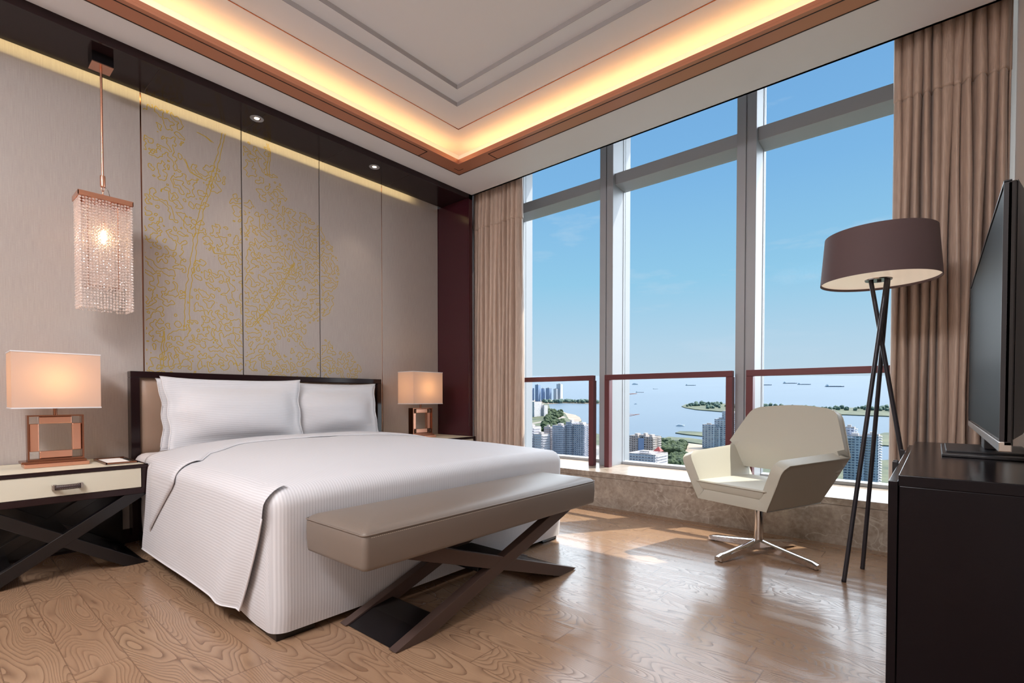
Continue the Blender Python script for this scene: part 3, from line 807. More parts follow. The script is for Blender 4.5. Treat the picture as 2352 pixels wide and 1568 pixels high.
# ---------------------------------------------------------------- table lamps
def table_lamp(cx, label, w=.365):
    z0 = .571; yc = 3.775
    t = thing('table_lamp', label, 'lamp', (cx, yc, z0), 'table lamps on the nightstands')
    bs = obj('base', B().box(cx-.135, cx+.135, yc-.07, yc+.07, z0+.0005, z0+.021, .002), 'copper', t)
    obj('base_step', B().box(cx-.145, cx+.125, yc-.055, yc+.075, z0+.021, z0+.034, .002), 'bronze', bs)
    fz0, fz1, fw_, fd = z0+.034, .856, .118, .035
    c = B()
    c.box(cx-fw_, cx+fw_, yc-fd, yc+fd, fz1-.007, fz1); c.box(cx-fw_, cx+fw_, yc-fd, yc+fd, fz0, fz0+.010)
    c.box(cx-fw_, cx-fw_+.008, yc-fd, yc+fd, fz0+.010, fz1-.007); c.box(cx+fw_-.008, cx+fw_, yc-fd, yc+fd, fz0+.010, fz1-.007)
    fr = obj('frame', c, 'bronze', t)
    i0, i1, j0, j1, k = cx-fw_+.009, cx+fw_-.009, fz0+.011, fz1-.008, .040
    for a, b_, lo, hi in ((i0+k, i1-k, j1-k, j1), (i0+k, i1-k, j0, j0+k), (i0, i0+k, j0+k, j1-k), (i1-k, i1, j0+k, j1-k)):
        obj('copper_bar', B().box(a, b_, yc-.018, yc+.022, lo, hi, .004), 'copper', fr)
    for a in (i0, i1-k):
        for lo in (j0, j1-k):
            c = B(); xm, zm = a+k/2, lo+k/2; y = yc-.020
            ap = (xm, y-.010, zm); q = [(a+.001, y, lo+.001), (a+k-.001, y, lo+.001), (a+k-.001, y, lo+k-.001), (a+.001, y, lo+k-.001)]
            q2 = [(p[0], yc+.024, p[2]) for p in q]
            V = [c.bm.verts.new(p) for p in q]; V2 = [c.bm.verts.new(p) for p in q2]; A = c.bm.verts.new(ap)
            for e in range(4):
                c.bm.faces.new((V[e], V[(e+1) % 4], A)); c.bm.faces.new((V[e], V2[e], V2[(e+1) % 4], V[(e+1) % 4]))
            c.bm.faces.new(V2)
            obj('crystal_corner', c, 'crystalblock', fr)
    obj('crystal_slab', B().box(i0+k+.001, i1-k-.001, yc-.012, yc+.014, j0+k+.001, j1-k-.001, .004), 'crystalslab', fr)
    obj('stem', B().lathe([(0, fz1), (.009, fz1), (.009, .985), (0, .985)], (cx, yc), 14), 'bronze', t, smooth=40)
    sy0, sy1, sz0, sz1 = yc-.115, yc+.115, .897, 1.196
    c = B(); x0, x1 = cx-w/2, cx+w/2; n = 1
    loop = [(x0, sy0), (x1, sy0), (x1, sy1), (x0, sy1)]
    V0 = [c.bm.verts.new((x, y, sz0)) for x, y in loop]; V1 = [c.bm.verts.new((x, y, sz1)) for x, y in loop]
    for e in range(4): c.bm.faces.new((V0[e], V0[(e+1) % 4], V1[(e+1) % 4], V1[e]))
    sh = obj('lamp_shade', c, 'shade', t)
    for z in (sz0, sz1):
        c = B()
        c.box(x0-.002, x1+.002, sy0-.002, sy0+.001, z-.003, z+.003); c.box(x0-.002, x1+.002, sy1-.001, sy1+.002, z-.003, z+.003)
        c.box(x0-.002, x0+.001, sy0, sy1, z-.003, z+.003); c.box(x1-.001, x1+.002, sy0, sy1, z-.003, z+.003)
        obj('shade_trim', c, 'linen_plain', sh)
    c = B().lathe([(0, 1.0), (.012, 1.0), (.022, 1.03), (.026, 1.06), (.02, 1.09), (0, 1.10)], (cx, yc), 16)
    bo = obj('bulb', c, 'bulb', t, smooth=180)
    return t, (cx, yc, 1.055)
LAMPS = [table_lamp(.4735, 'lit table lamp with copper and crystal base on the nightstand under the bead pendant')[1],
         table_lamp(3.085, 'lit table lamp with copper and crystal base beside the dark red jamb', .355)[1]]

# tray, notepad and pen on the near nightstand
ty = thing('tray', 'small grey leather tray on the nightstand left of the bed', 'tray', (.735, 3.72, .571))
x0, x1, y0, y1 = .655, .805, 3.56, 3.88
obj('tray_floor', B().box(x0, x1, y0, y1, .5712, .575), 'leather_tray', ty)
c = B(); c.box(x0, x1, y0, y0+.008, .575, .584, .001); c.box(x0, x1, y1-.008, y1, .575, .584, .001); c.box(x0, x0+.008, y0, y1, .575, .584, .001); c.box(x1-.008, x1, y0, y1, .575, .584, .001)
obj('tray_rim', c, 'bronze', ty)
tag(obj('notepad', B().box(x0+.018, x1-.030, y0+.02, y1-.03, .5753, .580), 'paper'), 'white notepad lying in the grey leather tray', 'notepad')
pn = thing('pen', 'dark metal pen lying beside the notepad in the tray', 'pen', (x1-.018, 3.73, .5796))
obj('barrel', B().tube([(x1-.018, 3.66, .5796), (x1-.018, 3.80, .5796)], .0042, 10), 'blackmatte', pn, smooth=40)
obj('tip', B().tube([(x1-.018, 3.66, .5796), (x1-.018, 3.645, .5796)], [.004, .001], 10), 'steel', pn, smooth=40)
obj('clip', B().box(x1-.019, x1-.017, 3.765, 3.80, .5836, .5852), 'steel', pn)
# ---------------------------------------------------------------- bead pendant
pd = thing('pendant_light', 'crystal bead pendant hanging on a copper rod above the left nightstand', 'pendant lamp', (.70, 3.772, 2.952))
PX, PY = .70, 3.772
cb = obj('canopy_box', B().box(PX-.05, PX+.05, PY-.052, PY+.052, 2.894, 2.9515, .001), 'black', pd)
obj('canopy_plate', B().box(PX-.05, PX+.05, PY-.052, PY+.052, 2.889, 2.894), 'copper', cb)
obj('rod', B().tube([(PX, PY, 2.89), (PX, PY, 2.24)], .0062, 12), 'copper', pd, smooth=40)
obj('collar', B().lathe([(0, 2.262), (.0125, 2.262), (.0135, 2.255), (.0135, 2.205), (.0125, 2.198), (0, 2.198)], (PX, PY), 16), 'copper', pd, smooth=40)
ch = B()
for k, (zc, ax) in enumerate(((2.186, 0), (2.163, 1), (2.140, 0))):
    pts = []
    for q in range(14):
        a = 2*math.pi*q/14; dx, dz = .0065*math.cos(a), .0145*math.sin(a)
        pts.append((PX+(dx if ax == 0 else 0), PY+(dx if ax else 0), zc+dz))
    ch.tube(pts, .0018, 6, closed=True)
obj('chain', ch, 'copper', pd, smooth=180)
obj('cable', B().tube([(PX+.008, PY, 2.2), (PX+.024, PY, 2.185), (PX+.032, PY, 2.155), (PX+.022, PY, 2.125)], .0018, 6), 'steel', pd, smooth=180)
QX0, QX1, QY0, QY1 = .573, .828, 3.685, 3.860
cap = B().box(QX0, QX1, QY0, QY1, 2.121, 2.125); cap2 = cap
cap.box(QX0, QX1, QY0, QY0+.004, 2.098, 2.121); cap.box(QX0, QX1, QY1-.004, QY1, 2.098, 2.121); cap.box(QX0, QX0+.004, QY0, QY1, 2.098, 2.121); cap.box(QX1-.004, QX1, QY0, QY1, 2.098, 2.121)
cp_ = obj('cap', cap, 'copper', pd)
c = B()
for x in (QX0+.045, QX1-.07):
    for y in (QY0+.03, QY1-.03): c.tube([(x, y, 2.12), (x, y, 1.60)], .002, 6)
c.tube([(QX0+.045, QY0+.03, 1.60), (QX1-.07, QY0+.03, 1.60), (QX1-.07, QY1-.03, 1.60), (QX0+.045, QY1-.03, 1.60)], .002, 6, closed=True)
obj('inner_frame', c, 'bronze', cp_)
so = obj('bulb_holder', B().lathe([(0, 2.12), (.004, 2.12), (.004, 2.0), (.011, 1.995), (.011, 1.945), (0, 1.945)], (PX, PY), 12), 'copper', pd, smooth=40)
obj('bulb', B().lathe([(0, 1.945), (.009, 1.94), (.015, 1.915), (.014, 1.895), (.006, 1.87), (0, 1.855)], (PX, PY), 14), 'bulb', so, smooth=180)
bd = B(); rnd = random.Random(4)
def bead(x, y, z, r, rot):
    t = bd.bm.verts.new((x, y, z+r)); m = bd.bm.verts.new((x, y, z-r)); n = 6
    up = [bd.bm.verts.new((x+r*.86*math.cos(rot+2*math.pi*k/n), y+r*.86*math.sin(rot+2*math.pi*k/n), z+r*.42)) for k in range(n)]
    dn = [bd.bm.verts.new((x+r*.86*math.cos(rot+2*math.pi*(k+.5)/n), y+r*.86*math.sin(rot+2*math.pi*(k+.5)/n), z-r*.42)) for k in range(n)]
    for k in range(n):
        k2 = (k+1) % n
        bd.bm.faces.new((t, up[k], up[k2])); bd.bm.faces.new((m, dn[k2], dn[k]))
        bd.bm.faces.new((up[k], dn[k], up[k2])); bd.bm.faces.new((dn[k], dn[k2], up[k2]))
strings = []
x0, x1, y0, y1 = QX0+.009, QX1-.009, QY0+.009, QY1-.009
for k in range(17):
    x = x0+(x1-x0)*k/16; strings += [(x, y0, 1.472), (x, y1, 1.472)]
for k in range(1, 11):
    y = y0+(y1-y0)*k/11; strings += [(x0, y, 1.472), (x1, y, 1.472)]
for k in range(13):
    x = x0+.03+(x1-x0-.06)*k/12; strings += [(x, y0+.03, 1.60), (x, y1-.03, 1.60)]
for (x, y, zb) in strings:
    z = 2.090+rnd.uniform(-.003, .003); zb += rnd.uniform(-.006, .006)
    while z > zb:
        bead(x+rnd.uniform(-.0008, .0008), y+rnd.uniform(-.0008, .0008), z, .0074, rnd.uniform(0, 1)); z -= .0166
o = obj('bead_curtain', bd, 'crystal', pd); o['kind'] = 'stuff'

# ---------------------------------------------------------------- recessed downlights in the lacquer canopy
for x, lab in ((1.57, 'recessed downlight in the dark canopy above the left half of the bed'), (2.552, 'recessed downlight in the dark canopy above the right half of the bed')):
    y = 3.733; t = thing('downlight', lab, 'ceiling light', (x, y, PZ), 'downlights over the bed')
    obj('trim_ring', B().lathe([(.024, PZ-.001), (.043, PZ-.004), (.045, PZ-.001), (.045, PZ+.0005)], (x, y), 32), 'aluwhite', t, smooth=60)
    obj('reflector', B().lathe([(.024, PZ-.001), (.018, PZ-.0006)], (x, y), 24), 'bronze', t, smooth=60)
    obj('diffuser', B().lathe([(0, PZ-.0007), (.0185, PZ-.0007)], (x, y), 24), 'spot', t)

# ---------------------------------------------------------------- bench at the foot of the bed
bn = thing('bench', 'long taupe leather bench on dark crossed legs at the bed foot', 'bench', (1.71, 1.69, 0))
bx0, bx1, by0, by1, bz0, bz1 = .955, 2.458, 1.468, 1.872, .356, .496
rows = []
def sup(u0, u1, v0, v1, r, n=6):
    pts = []
    for (cx, cy, a) in ((u1-r, v0+r, -90), (u1-r, v1-r, 0), (u0+r, v1-r, 90), (u0+r, v0+r, 180)):
        for k in range(n+1):
            t = R(a+90*k/n); pts.append((cx+r*math.cos(t), cy+r*math.sin(t)))
    return pts
prof = [(-.03, bz0-.0005), (-.008, bz0), (-.002, bz0+.004), (0, bz0+.014), (.002, bz0+.05), (.003, bz0+.075), (.002, bz1-.026), (-.0005, bz1-.017), (-.0025, bz1-.0145), (-.004, bz1-.012), (-.012, bz1-.0035), (-.028, bz1+.003), (-.06, bz1+.009), (-.12, bz1+.013), (-.18, bz1+.014)]
for (d, z) in prof:
    rows.append([(x, y, z) for x, y in sup(bx0-d, bx1+d, by0-d, by1+d, max(.012, .022+d*.3))])
c = B(); c.grid(rows, close_u=True); c.bm.faces.new([v for v in list(c.bm.verts)[-len(rows[0]):]]); c.bm.faces.new([v for v in list(c.bm.verts)[:len(rows[0])]][::-1])
pad = obj('seat_pad', c, 'taupe', bn, smooth=60)
pp = [(x, y, bz1-.0145) for x, y in sup(bx0-.001, bx1+.001, by0-.001, by1+.001, .02)]
obj('piping', B().tube(pp, .0032, 6, closed=True), 'taupe', pad, smooth=180)
c = B(); 
for k in range(170):
    x = bx0+.03+(bx1-bx0-.06)*k/169; c.box(x-.0028, x+.0028, by0-.0022, by0+.002, bz1-.0245, bz1-.0228)
o = obj('stitching', c, 'stitch', pad); o['kind'] = 'stuff'
for y, nm in ((1.515, 'front'), (1.855, 'back')):
    for s in (1, -1):
        a = 1.115 if s > 0 else 2.335
        pts = [(a, y, .006), (a+s*.03, y, 0), (a+s*.155, y, 0), (a+s*1.21, y, .3555), (a+s*1.02, y, .3555)]
        obj('leg', B().prism([(p[0], p[1]+(.0015 if s < 0 else 0), p[2]) for p in pts], (0, .045 if s > 0 else .042, 0), .002), 'walnut', bn)
for s in (1, -1):
    a = 1.115 if s > 0 else 2.335
    obj('foot_plate', B().prism([(a+s*.012, 1.56, .004), (a+s*.03, 1.56, .002), (a+s*.155, 1.56, .006), (a+s*.255, 1.56, .047), (a+s*.235, 1.56, .058), (a+s*.13, 1.56, .043)], (0, .295, 0), .0015), 'black', bn)
obj('stretcher', B().prism([(1.60, 1.56, .168), (1.85, 1.56, .168), (1.85, 1.56, .192), (1.60, 1.56, .192)], (0, .295, 0), .002), 'black', bn)

# ---------------------------------------------------------------- swivel armchair
CX, CY = 3.290, .816
th = R(160.467); fu = Vector((math.cos(th), math.sin(th), 0)); lv = Vector((-fu.y, fu.x, 0))
if lv.y < 0: lv = -lv
def ch_(u, v, z): return Vector((CX, CY, 0))+fu*u+lv*v+Vector((0, 0, z))
ch = thing('swivel_chair', 'cream leather swivel armchair on chrome star base by the window', 'chair', (CX, CY, 0))
A = {}
def arm(s):
    return dict(f=(.303, s*.336, .590), m=(.02, s*.352, .600), b=(-.267, s*.380, .609), bb=(-.243, s*.231, .327), bf=(.277, s*.228, .329), t=(-.390, s*.269, .876), lo=(-.262, s*.318, .492))
L_, R_ = arm(1), arm(-1)
def patch(bld, c00, c10, c11, c01, nu, nv, bulge=0):
    rows = []
    for j in range(nv+1):
        v = j/nv; rows.append([])
        for i in range(nu+1):
            u = i/nu
            p = Vector(c00)*(1-u)*(1-v)+Vector(c10)*u*(1-v)+Vector(c11)*u*v+Vector(c01)*(1-u)*v
            rows[-1].append(ch_(*p))
    bld.grid(rows)
c = B()
def curve_panel(bld, fn, nu, nv): bld.grid([[ch_(*fn(i/nu, j/nv)) for i in range(nu+1)] for j in range(nv+1)])
def lp3(a, b_, t): return tuple(p+(q-p)*t for p, q in zip(a, b_))
VL = .62                                      # height share of the level where the back opening ends
for s in (L_, R_):
    mid = lp3(s['bf'], s['f'], VL)
    def low(u, v, s=s, mid=mid): return lp3(lp3(s['bf'], s['bb'], u), lp3(mid, s['lo'], u), v)
    def upp(u, v, s=s, mid=mid):
        k = max(0., (v-.45)/.55); u0 = .085*(1-math.sqrt(max(0., 1-k*k)))      # rounded arm front
        u = u0+(1-u0)*u
        return lp3(lp3(mid, s['lo'], u), lp3(s['f'], s['b'], u), v)
    curve_panel(c, low, 8, 5); curve_panel(c, upp, 8, 6)
patch(c, L_['bf'], R_['bf'], R_['bb'], L_['bb'], 8, 8)
def back_low(u, v): return lp3(lp3(L_['lo'], R_['lo'], u), lp3(L_['b'], R_['b'], u), v)
def back_up(u, v):
    a, b_ = lp3(L_['b'], L_['t'], v), lp3(R_['b'], R_['t'], v)
    k = max(0., (v-.76)/.24); w_ = .085*(1-math.sqrt(max(0., 1-k*k)))
    a2, b2 = lp3(a, b_, w_), lp3(b_, a, w_)
    p = lp3(a2, b2, u)
    return (p[0]-.022*math.sin(math.pi*u)*v, p[1], p[2])
curve_panel(c, back_low, 10, 4); curve_panel(c, back_up, 10, 12)
bmesh.ops.remove_doubles(c.bm, verts=c.bm.verts[:], dist=.0008)
bmesh.ops.recalc_face_normals(c.bm, faces=c.bm.faces[:])
# outward normals: the side panel of the right arm must look away from the middle
cen = ch_(0, 0, .6)
sgn = sum((f.calc_center_median()-cen).dot(f.normal)*f.calc_area() for f in c.bm.faces)
if sgn < 0: bmesh.ops.reverse_faces(c.bm, faces=c.bm.faces[:])
sh = obj('shell', c, 'cream', ch, normals=False, smooth=180)
m = sh.modifiers.new('thick', 'SOLIDIFY'); m.thickness = .062; m.offset = -1; m.use_even_offset = True
m = sh.modifiers.new('bev', 'BEVEL'); m.width = .018; m.segments = 4; m.limit_method = 'ANGLE'; m.angle_limit = R(28)
# piping along the outer edges of the shell
def cl(pts): return [ch_(*p) for p in pts]
for s in (L_, R_):
    mid = lp3(s['bf'], s['f'], VL); pts = [s['bb'], s['bf'], mid]
    for j in range(1, 7):
        v = j/6; k = max(0., (v-.45)/.55); u0 = .085*(1-math.sqrt(max(0., 1-k*k)))
        pts.append(lp3(lp3(mid, s['lo'], u0), lp3(s['f'], s['b'], u0), v))
    pts.append(s['b'])
    obj('seam', B().tube(cl(pts), .0034, 6), 'cream', sh, smooth=180)
obj('seam', B().tube([ch_(*back_up(0, j/12)) for j in range(13)]+[ch_(*back_up(i/10, 1)) for i in range(1, 11)]+[ch_(*back_up(1, 1-j/12)) for j in range(1, 13)], .0034, 6), 'cream', sh, smooth=180)
# loose seat cushion
c = B()
def cu(u, v, z): return ch_(u, v, z)
c.bm.verts.ensure_lookup_table()
lo = [cu(-.19, -.185, .386), cu(.278, -.200, .386), cu(.278, .200, .386), cu(-.19, .185, .386)]
hi = [cu(-.21, -.215, .446), cu(.296, -.226, .448), cu(.296, .226, .448), cu(-.21, .215, .446)]
V0 = [c.bm.verts.new(p) for p in lo]; V1 = [c.bm.verts.new(p) for p in hi]
fs = [c.bm.faces.new(V0[::-1]), c.bm.faces.new(V1)]+[c.bm.faces.new((V0[k], V0[(k+1) % 4], V1[(k+1) % 4], V1[k])) for k in range(4)]
bmesh.ops.bevel(c.bm, geom=list({e for f in fs for e in f.edges}), offset=.014, segments=4, affect='EDGES', profile=.5)
cu_ = obj('seat_cushion', c, 'cream', ch, smooth=50)
obj('cushion_piping', B().tube([cu(-.20, -.219, .440), cu(.288, -.230, .441), cu(.297, -.221, .441), cu(.297, .221, .441), cu(.288, .230, .441), cu(-.20, .219, .440)], .003, 6), 'cream', cu_, smooth=180)
pl = obj('column', B().lathe([(0, .325), (.026, .325), (.026, .07), (.034, .065), (.038, .045), (.030, .030), (0, .030)], (CX, CY), 28), 'chrome', ch, smooth=40)
obj('underplate', B().lathe([(0, .329), (.085, .329), (.085, .318), (.05, .308), (0, .308)], (CX, CY), 28), 'steel', ch, smooth=40)
for (fx, fy) in ((2.969, .951), (3.179, .478), (3.42, 1.154), (3.617, .691)):
    d = Vector((fx-CX, fy-CY, 0)); L = .352; d.normalize(); p = Vector((-d.y, d.x, 0)); rows = []
    for k in range(11):
        t = k/10; r = .02+(L-.02)*t; w = .029-.004*t; zt = .090-.054*t**.9; zb = .046-.040*min(1, t*1.05)
        if t > .9: zt = .030; zb = .0055
        base = Vector((CX, CY, 0))+d*r
        rows.append([base+p*x+Vector((0, 0, z)) for x, z in ((-w, zb), (-w, zt-.006), (-w*.5, zt), (w*.5, zt), (w, zt-.006), (w, zb))])
    c = B(); c.grid(rows, close_u=True); vs = list(c.bm.verts); c.bm.faces.new(vs[:6][::-1]); c.bm.faces.new(vs[-6:])
    lg = obj('leg', c, 'chrome', ch, smooth=35)
    e = Vector((CX, CY, 0))+d*(L-.018)
    obj('glide', B().lathe([(0, 0), (.013, 0), (.013, .0055), (0, .0055)], (e.x, e.y), 14), 'blackmatte', lg)

# ---------------------------------------------------------------- tripod floor lamp
fl = thing('floor_lamp', 'tripod floor lamp with wide taupe drum shade beside the cream chair', 'lamp', (3.21, .22, 0))
SX, SY, Z0, Z1 = 3.205, .235, 1.553, 1.795
for a, b_ in (((3.064, .352, 0), (3.200, .200, 1.56)), ((3.367, .301, 0), (3.222, .196, 1.565)), ((3.255, .030, 0), (3.200, .268, 1.57))):
    v = Vector(b_)-Vector(a)
    lg = obj('leg', B().tube([a, b_], .0105, 14), 'lampleg', fl, smooth=40)
    obj('foot', B().lathe([(0, .0), (.011, .0), (.011, .012), (0, .012)], (a[0], a[1]), 12), 'blackmatte', lg)
c = B().lathe([(.257, Z0), (.238, Z1), (.235, Z1), (.254, Z0)], (SX, SY), 72, closed=True)
s_ = obj('lamp_shade', c, 'taupeshade', fl, smooth=40)
obj('diffuser', B().lathe([(0, Z0+.012), (.2525, Z0+.012), (.2525, Z0+.016), (0, Z0+.016)], (SX, SY), 64), 'diffuser', fl, smooth=40)
hd = obj('lamp_head', B().lathe([(0, Z0+.005), (.058, Z0+.005), (.060, Z0+.011), (0, Z0+.011)], (SX, SY), 40), 'steel', fl, smooth=40)
c = B().box(SX-.01, SX+.012, SY-.012, SY+.006, Z0-.004, Z0+.005, .001); obj('switch', c, 'blackmatte', hd)

# ---------------------------------------------------------------- television cabinet and television
kx0, kx1, ky0, ky1, kz = 1.722, 3.10, YR+.012, .076, .74
kb = thing('cabinet', 'glossy black wood cabinet carrying the television by the right wall', 'cabinet', ((kx0+kx1)/2, -.11, 0))
c = B(); c.box(kx0, kx1, ky0, ky1, kz-.03, kz, .002); c.box(kx0, kx1, ky0, ky1-.002, .07, kz-.03, .002); c.box(kx0+.03, kx1-.03, ky0, ky1-.04, 0, .07)
obj('carcass', c, 'cabinetblack', kb)
for k in range(3):
    a = kx0-.0+(kx1-kx0)*k/3+.002; b_ = kx0+(kx1-kx0)*(k+1)/3-.002
    d = obj('door', B().box(a, b_, ky1+.001, ky1+.022, .075, kz-.018, .0015), 'cabinetblack', kb)
    hx = a+.018 if k else b_-.03
    obj('handle', B().box(hx, hx+.014, ky1+.022, ky1+.036, .30, kz-.008, .001), 'blackmatte', d)
tv = thing('television', 'flat black television on a pedestal on the cabinet', 'television', (2.4, -.15, kz))
tx0, tx1, ty, tz0, tz1 = 1.662, 3.16, -.118, .822, 1.462
sc_ = obj('housing', B().box(tx0, tx1, ty-.022, ty-.003, tz0+.012, tz1, .004), 'black', tv)
rows = []
for (i, yy) in ((0., ty-.022), (.03, ty-.04), (.10, ty-.062), (.2, ty-.068)):
    rows.append([(tx0+i, yy, tz0+.03+i*.4), (tx1-i, yy, tz0+.03+i*.4), (tx1-i, yy, tz1-i), (tx0+i, yy, tz1-i)])
c = B(); c.grid(rows, close_u=True); c.bm.faces.new(list(c.bm.verts)[-4:]); obj('rear_cover', c, 'blackmatte', tv, smooth=30)
obj('screen', B().box(tx0+.008, tx1-.008, ty-.003, ty, tz0+.03, tz1-.008), 'screen', tv)
c = B(); c.box(tx0, tx1, ty-.020, ty+.003, tz0, tz0+.024, .002); obj('bottom_bezel', c, 'steel', tv)
c = B(); c.box(tx0, tx0+.004, ty-.012, ty+.002, tz0+.024, tz1); c.box(tx1-.004, tx1, ty-.012, ty+.002, tz0+.024, tz1); c.box(tx0, tx1, ty-.012, ty+.002, tz1-.002, tz1+.003); obj('bezel', c, 'blackmatte', tv)
c = B(); c.prism([(2.37, -.018, kz+.0005), (2.90, -.018, kz+.0005), (2.90, -.27, kz+.0005), (2.34, -.27, kz+.0005)], (0, 0, .010), .002)
c.prism([(2.44, -.03, kz+.010), (2.84, -.03, kz+.010), (2.80, -.25, kz+.010), (2.44, -.25, kz+.010)], (0, 0, .008), .002)
st = obj('stand_base', c, 'blackmatte', tv)
obj('stand_neck', B().box(2.56, 2.70, ty-.055, ty-.02, kz+.018, tz0+.1, .004), 'blackmatte', tv)
# ---------------------------------------------------------------- outside: bay, shore, town
def gz(x, y): return EYE-150+.049*(.762*x+.648*y)
def land(name, pts, mat, th=2.0, lift=0., parent=None):
    from mathutils.geometry import tessellate_polygon
    tris = tessellate_polygon([[Vector((p[0], p[1], 0)) for p in pts]])
    b = B(); top = [b.bm.verts.new((x, y, gz(x, y)+th+lift)) for x, y in pts]; bot = [b.bm.verts.new((x*1.0, y, gz(x, y)-2)) for x, y in pts]
    for t in tris:
        try: b.bm.faces.new([top[i] for i in t])
        except ValueError: pass
    n = len(pts)
    for i in range(n): b.bm.faces.new((top[i], top[(i+1) % n], bot[(i+1) % n], bot[i]))
    o = obj(name, b, mat, parent)
    return o if parent else struct(o)
def wob(pts, step=60, amp=8, seed=1.):
    out = []
    for (a, b_) in zip(pts, pts[1:]+pts[:1]):
        L = math.hypot(b_[0]-a[0], b_[1]-a[1]); k = max(1, min(12, int(L/step)))
        for i in range(k):
            t = i/k; x, y = a[0]+(b_[0]-a[0])*t, a[1]+(b_[1]-a[1])*t
            out.append((x+amp*noise.noise((x*.02, y*.02, seed)), y+amp*noise.noise((x*.02, y*.02, seed+5))))
    return out
c = B(); P = []
for i, a in enumerate((150, 600, 1500, 4000, 12000, 34000)):
    P.append([(a*fw.x+b_*rt.x, a*fw.y+b_*rt.y, gz(a*fw.x+b_*rt.x, a*fw.y+b_*rt.y)) for b_ in (-a*2.2-1500, -a*.6, 0, a*.6, a*1.2, a*3+1500)])
c.grid(P); struct(obj('sea', c, 'sea'))
main = [(1981, 1449), (1635, 1184), (1655, 1160), (1550, 1044), (1510, 984), (1417, 902), (1328, 841), (1250, 800), (1120, 690), (1000, 560), (947, 495), (1027, 453), (1017, 429), (1014, 401), (1054, 403), (1040, 330), (1010, 200), (1020, 95), (1080, 60), (1100, -500), (60, -500), (60, 2400), (1950, 2400)]
land('land_shore', wob(main, 60, 6), 'park')
land('land_sandbar', wob([(1860, 1640), (1984, 1452), (2093, 1448), (2135, 1318), (2185, 1255), (2290, 1400), (2320, 1600), (2200, 1850), (1900, 1950)]), 'sand', 1.5)
land('land_island', wob([(2150, 838), (2229, 880), (2368, 915), (2454, 901), (2500, 847), (2546, 793), (2520, 560), (2500, 448), (2560, 320), (2700, 168), (2800, -60), (2200, -60), (2160, 136), (2150, 245), (1990, 486), (2010, 640), (2063, 758)], 60, 14), 'park', 3)
land('land_breakwater', wob([(1219, 498), (1262, 502), (1277, 478), (1279, 451), (1309, 416), (1330, 330), (1190, 330), (1198, 422), (1205, 469)], 30, 4), 'park', 2)
land('land_spit', wob([(1098, 479), (1131, 481), (1133, 458), (1143, 436), (1132, 401), (1150, 300), (1030, 300), (1060, 370), (1078, 419), (1074, 442)], 30, 4), 'park', 2)
land('land_point', wob([(1363, 125), (1492, 110), (1560, 98), (1640, 20), (1290, 10), (1287, 82), (1267, 93)], 40, 5), 'park', 2)
land('beach', wob([(1600, 1100), (1550, 1046), (1510, 986), (1417, 904), (1328, 843), (1290, 838), (1359, 915), (1450, 980)], 40, 5), 'sand', 2.3)
land('beach_basin', [(1012, 432), (1012, 403), (1052, 405), (1040, 340), (900, 330), (870, 345), (985, 378), (990, 420)], 'sand', 2.4)
land('street', [(1640, 1190), (1400, 950), (1150, 900), (1150, 915), (1390, 965), (1620, 1200)], 'road', 2.4)
land('city_block', [(620, 700), (900, 560), (905, 300), (600, 250), (560, 500)], 'city', 2.2)

def facade_box(b, x0, x1, y0, y1, z0, z1, u0=0.):
    lay = b.bm.loops.layers.uv.verify()
    V = [b.bm.verts.new(p) for p in ((x0, y0, z0), (x1, y0, z0), (x1, y1, z0), (x0, y1, z0), (x0, y0, z1), (x1, y0, z1), (x1, y1, z1), (x0, y1, z1))]
    h = z1-z0
    for (i, j, w) in ((0, 1, x1-x0), (1, 2, y1-y0), (2, 3, x1-x0), (3, 0, y1-y0)):
        f = b.bm.faces.new((V[i], V[j], V[j+4], V[i+4]))
        for lp, uv in zip(f.loops, ((u0, 0), (u0+w, 0), (u0+w, h), (u0, h))): lp[lay].uv = uv
    f = b.bm.faces.new(V[4:])
    for lp in f.loops: lp[lay].uv = (-.1, -.1)
def tower(name, label, cat, Lp, Rp, h, fac, floor_h=3.4, slab=None, slabmat='slab', roof='roofgrey', group=None, steps=None, notch=None, inset=1.2, extra=None):
    x0, y1 = Lp; x1, y0 = Rp
    g = min(gz(x0, y0), gz(x1, y1))+2.
    t = thing(name, label, cat, ((x0+x1)/2, (y0+y1)/2, g), group)
    boxes = [(x0, x1, y0, y1, h)] if not steps else steps
    b = B()
    for (a, b_, c_, d, hh) in boxes: facade_box(b, a, b_, c_, d, g, g+hh)
    obj('facade', b, fac, t, normals=False)
    if slab:
        s = B()
        for (a, b_, c_, d, hh) in boxes:
            n = int(hh/floor_h)
            for k in range(1, n+1):
                z = g+hh-(n-k)*floor_h
                for (p, q) in slab:           # fraction ranges of the -X and -Y faces that carry balconies
                    s.box(a-inset, a, c_+(d-c_)*p, c_+(d-c_)*q, z-floor_h*.72, z-floor_h*.38)
                    s.box(a+(b_-a)*p, a+(b_-a)*q, c_-inset, c_, z-floor_h*.72, z-floor_h*.38)
        o = obj('balconies', s, slabmat, t); o['kind'] = 'stuff'
    r = B()
    for (a, b_, c_, d, hh) in boxes:
        for (p, q, m, n) in ((a, a+.5, c_, d), (b_-.5, b_, c_, d), (a, b_, c_, c_+.5), (a, b_, d-.5, d)): r.box(p, q, m, n, g+hh, g+hh+1.2)
        r.box(a+(b_-a)*.3, a+(b_-a)*.62, c_+(d-c_)*.35, c_+(d-c_)*.7, g+hh, g+hh+4.2)
    obj('roof', r, roof, t)
    if extra: extra(t, g)
    return t
GP = 'high-rises along the far shore'
tower('high_rise', 'haze-tinted blue-grey high-rise at the far shore, nearest the left curtain', 'building', (2101, 1668), (2119, 1645), 70, 'f_hazetower', group=GP)
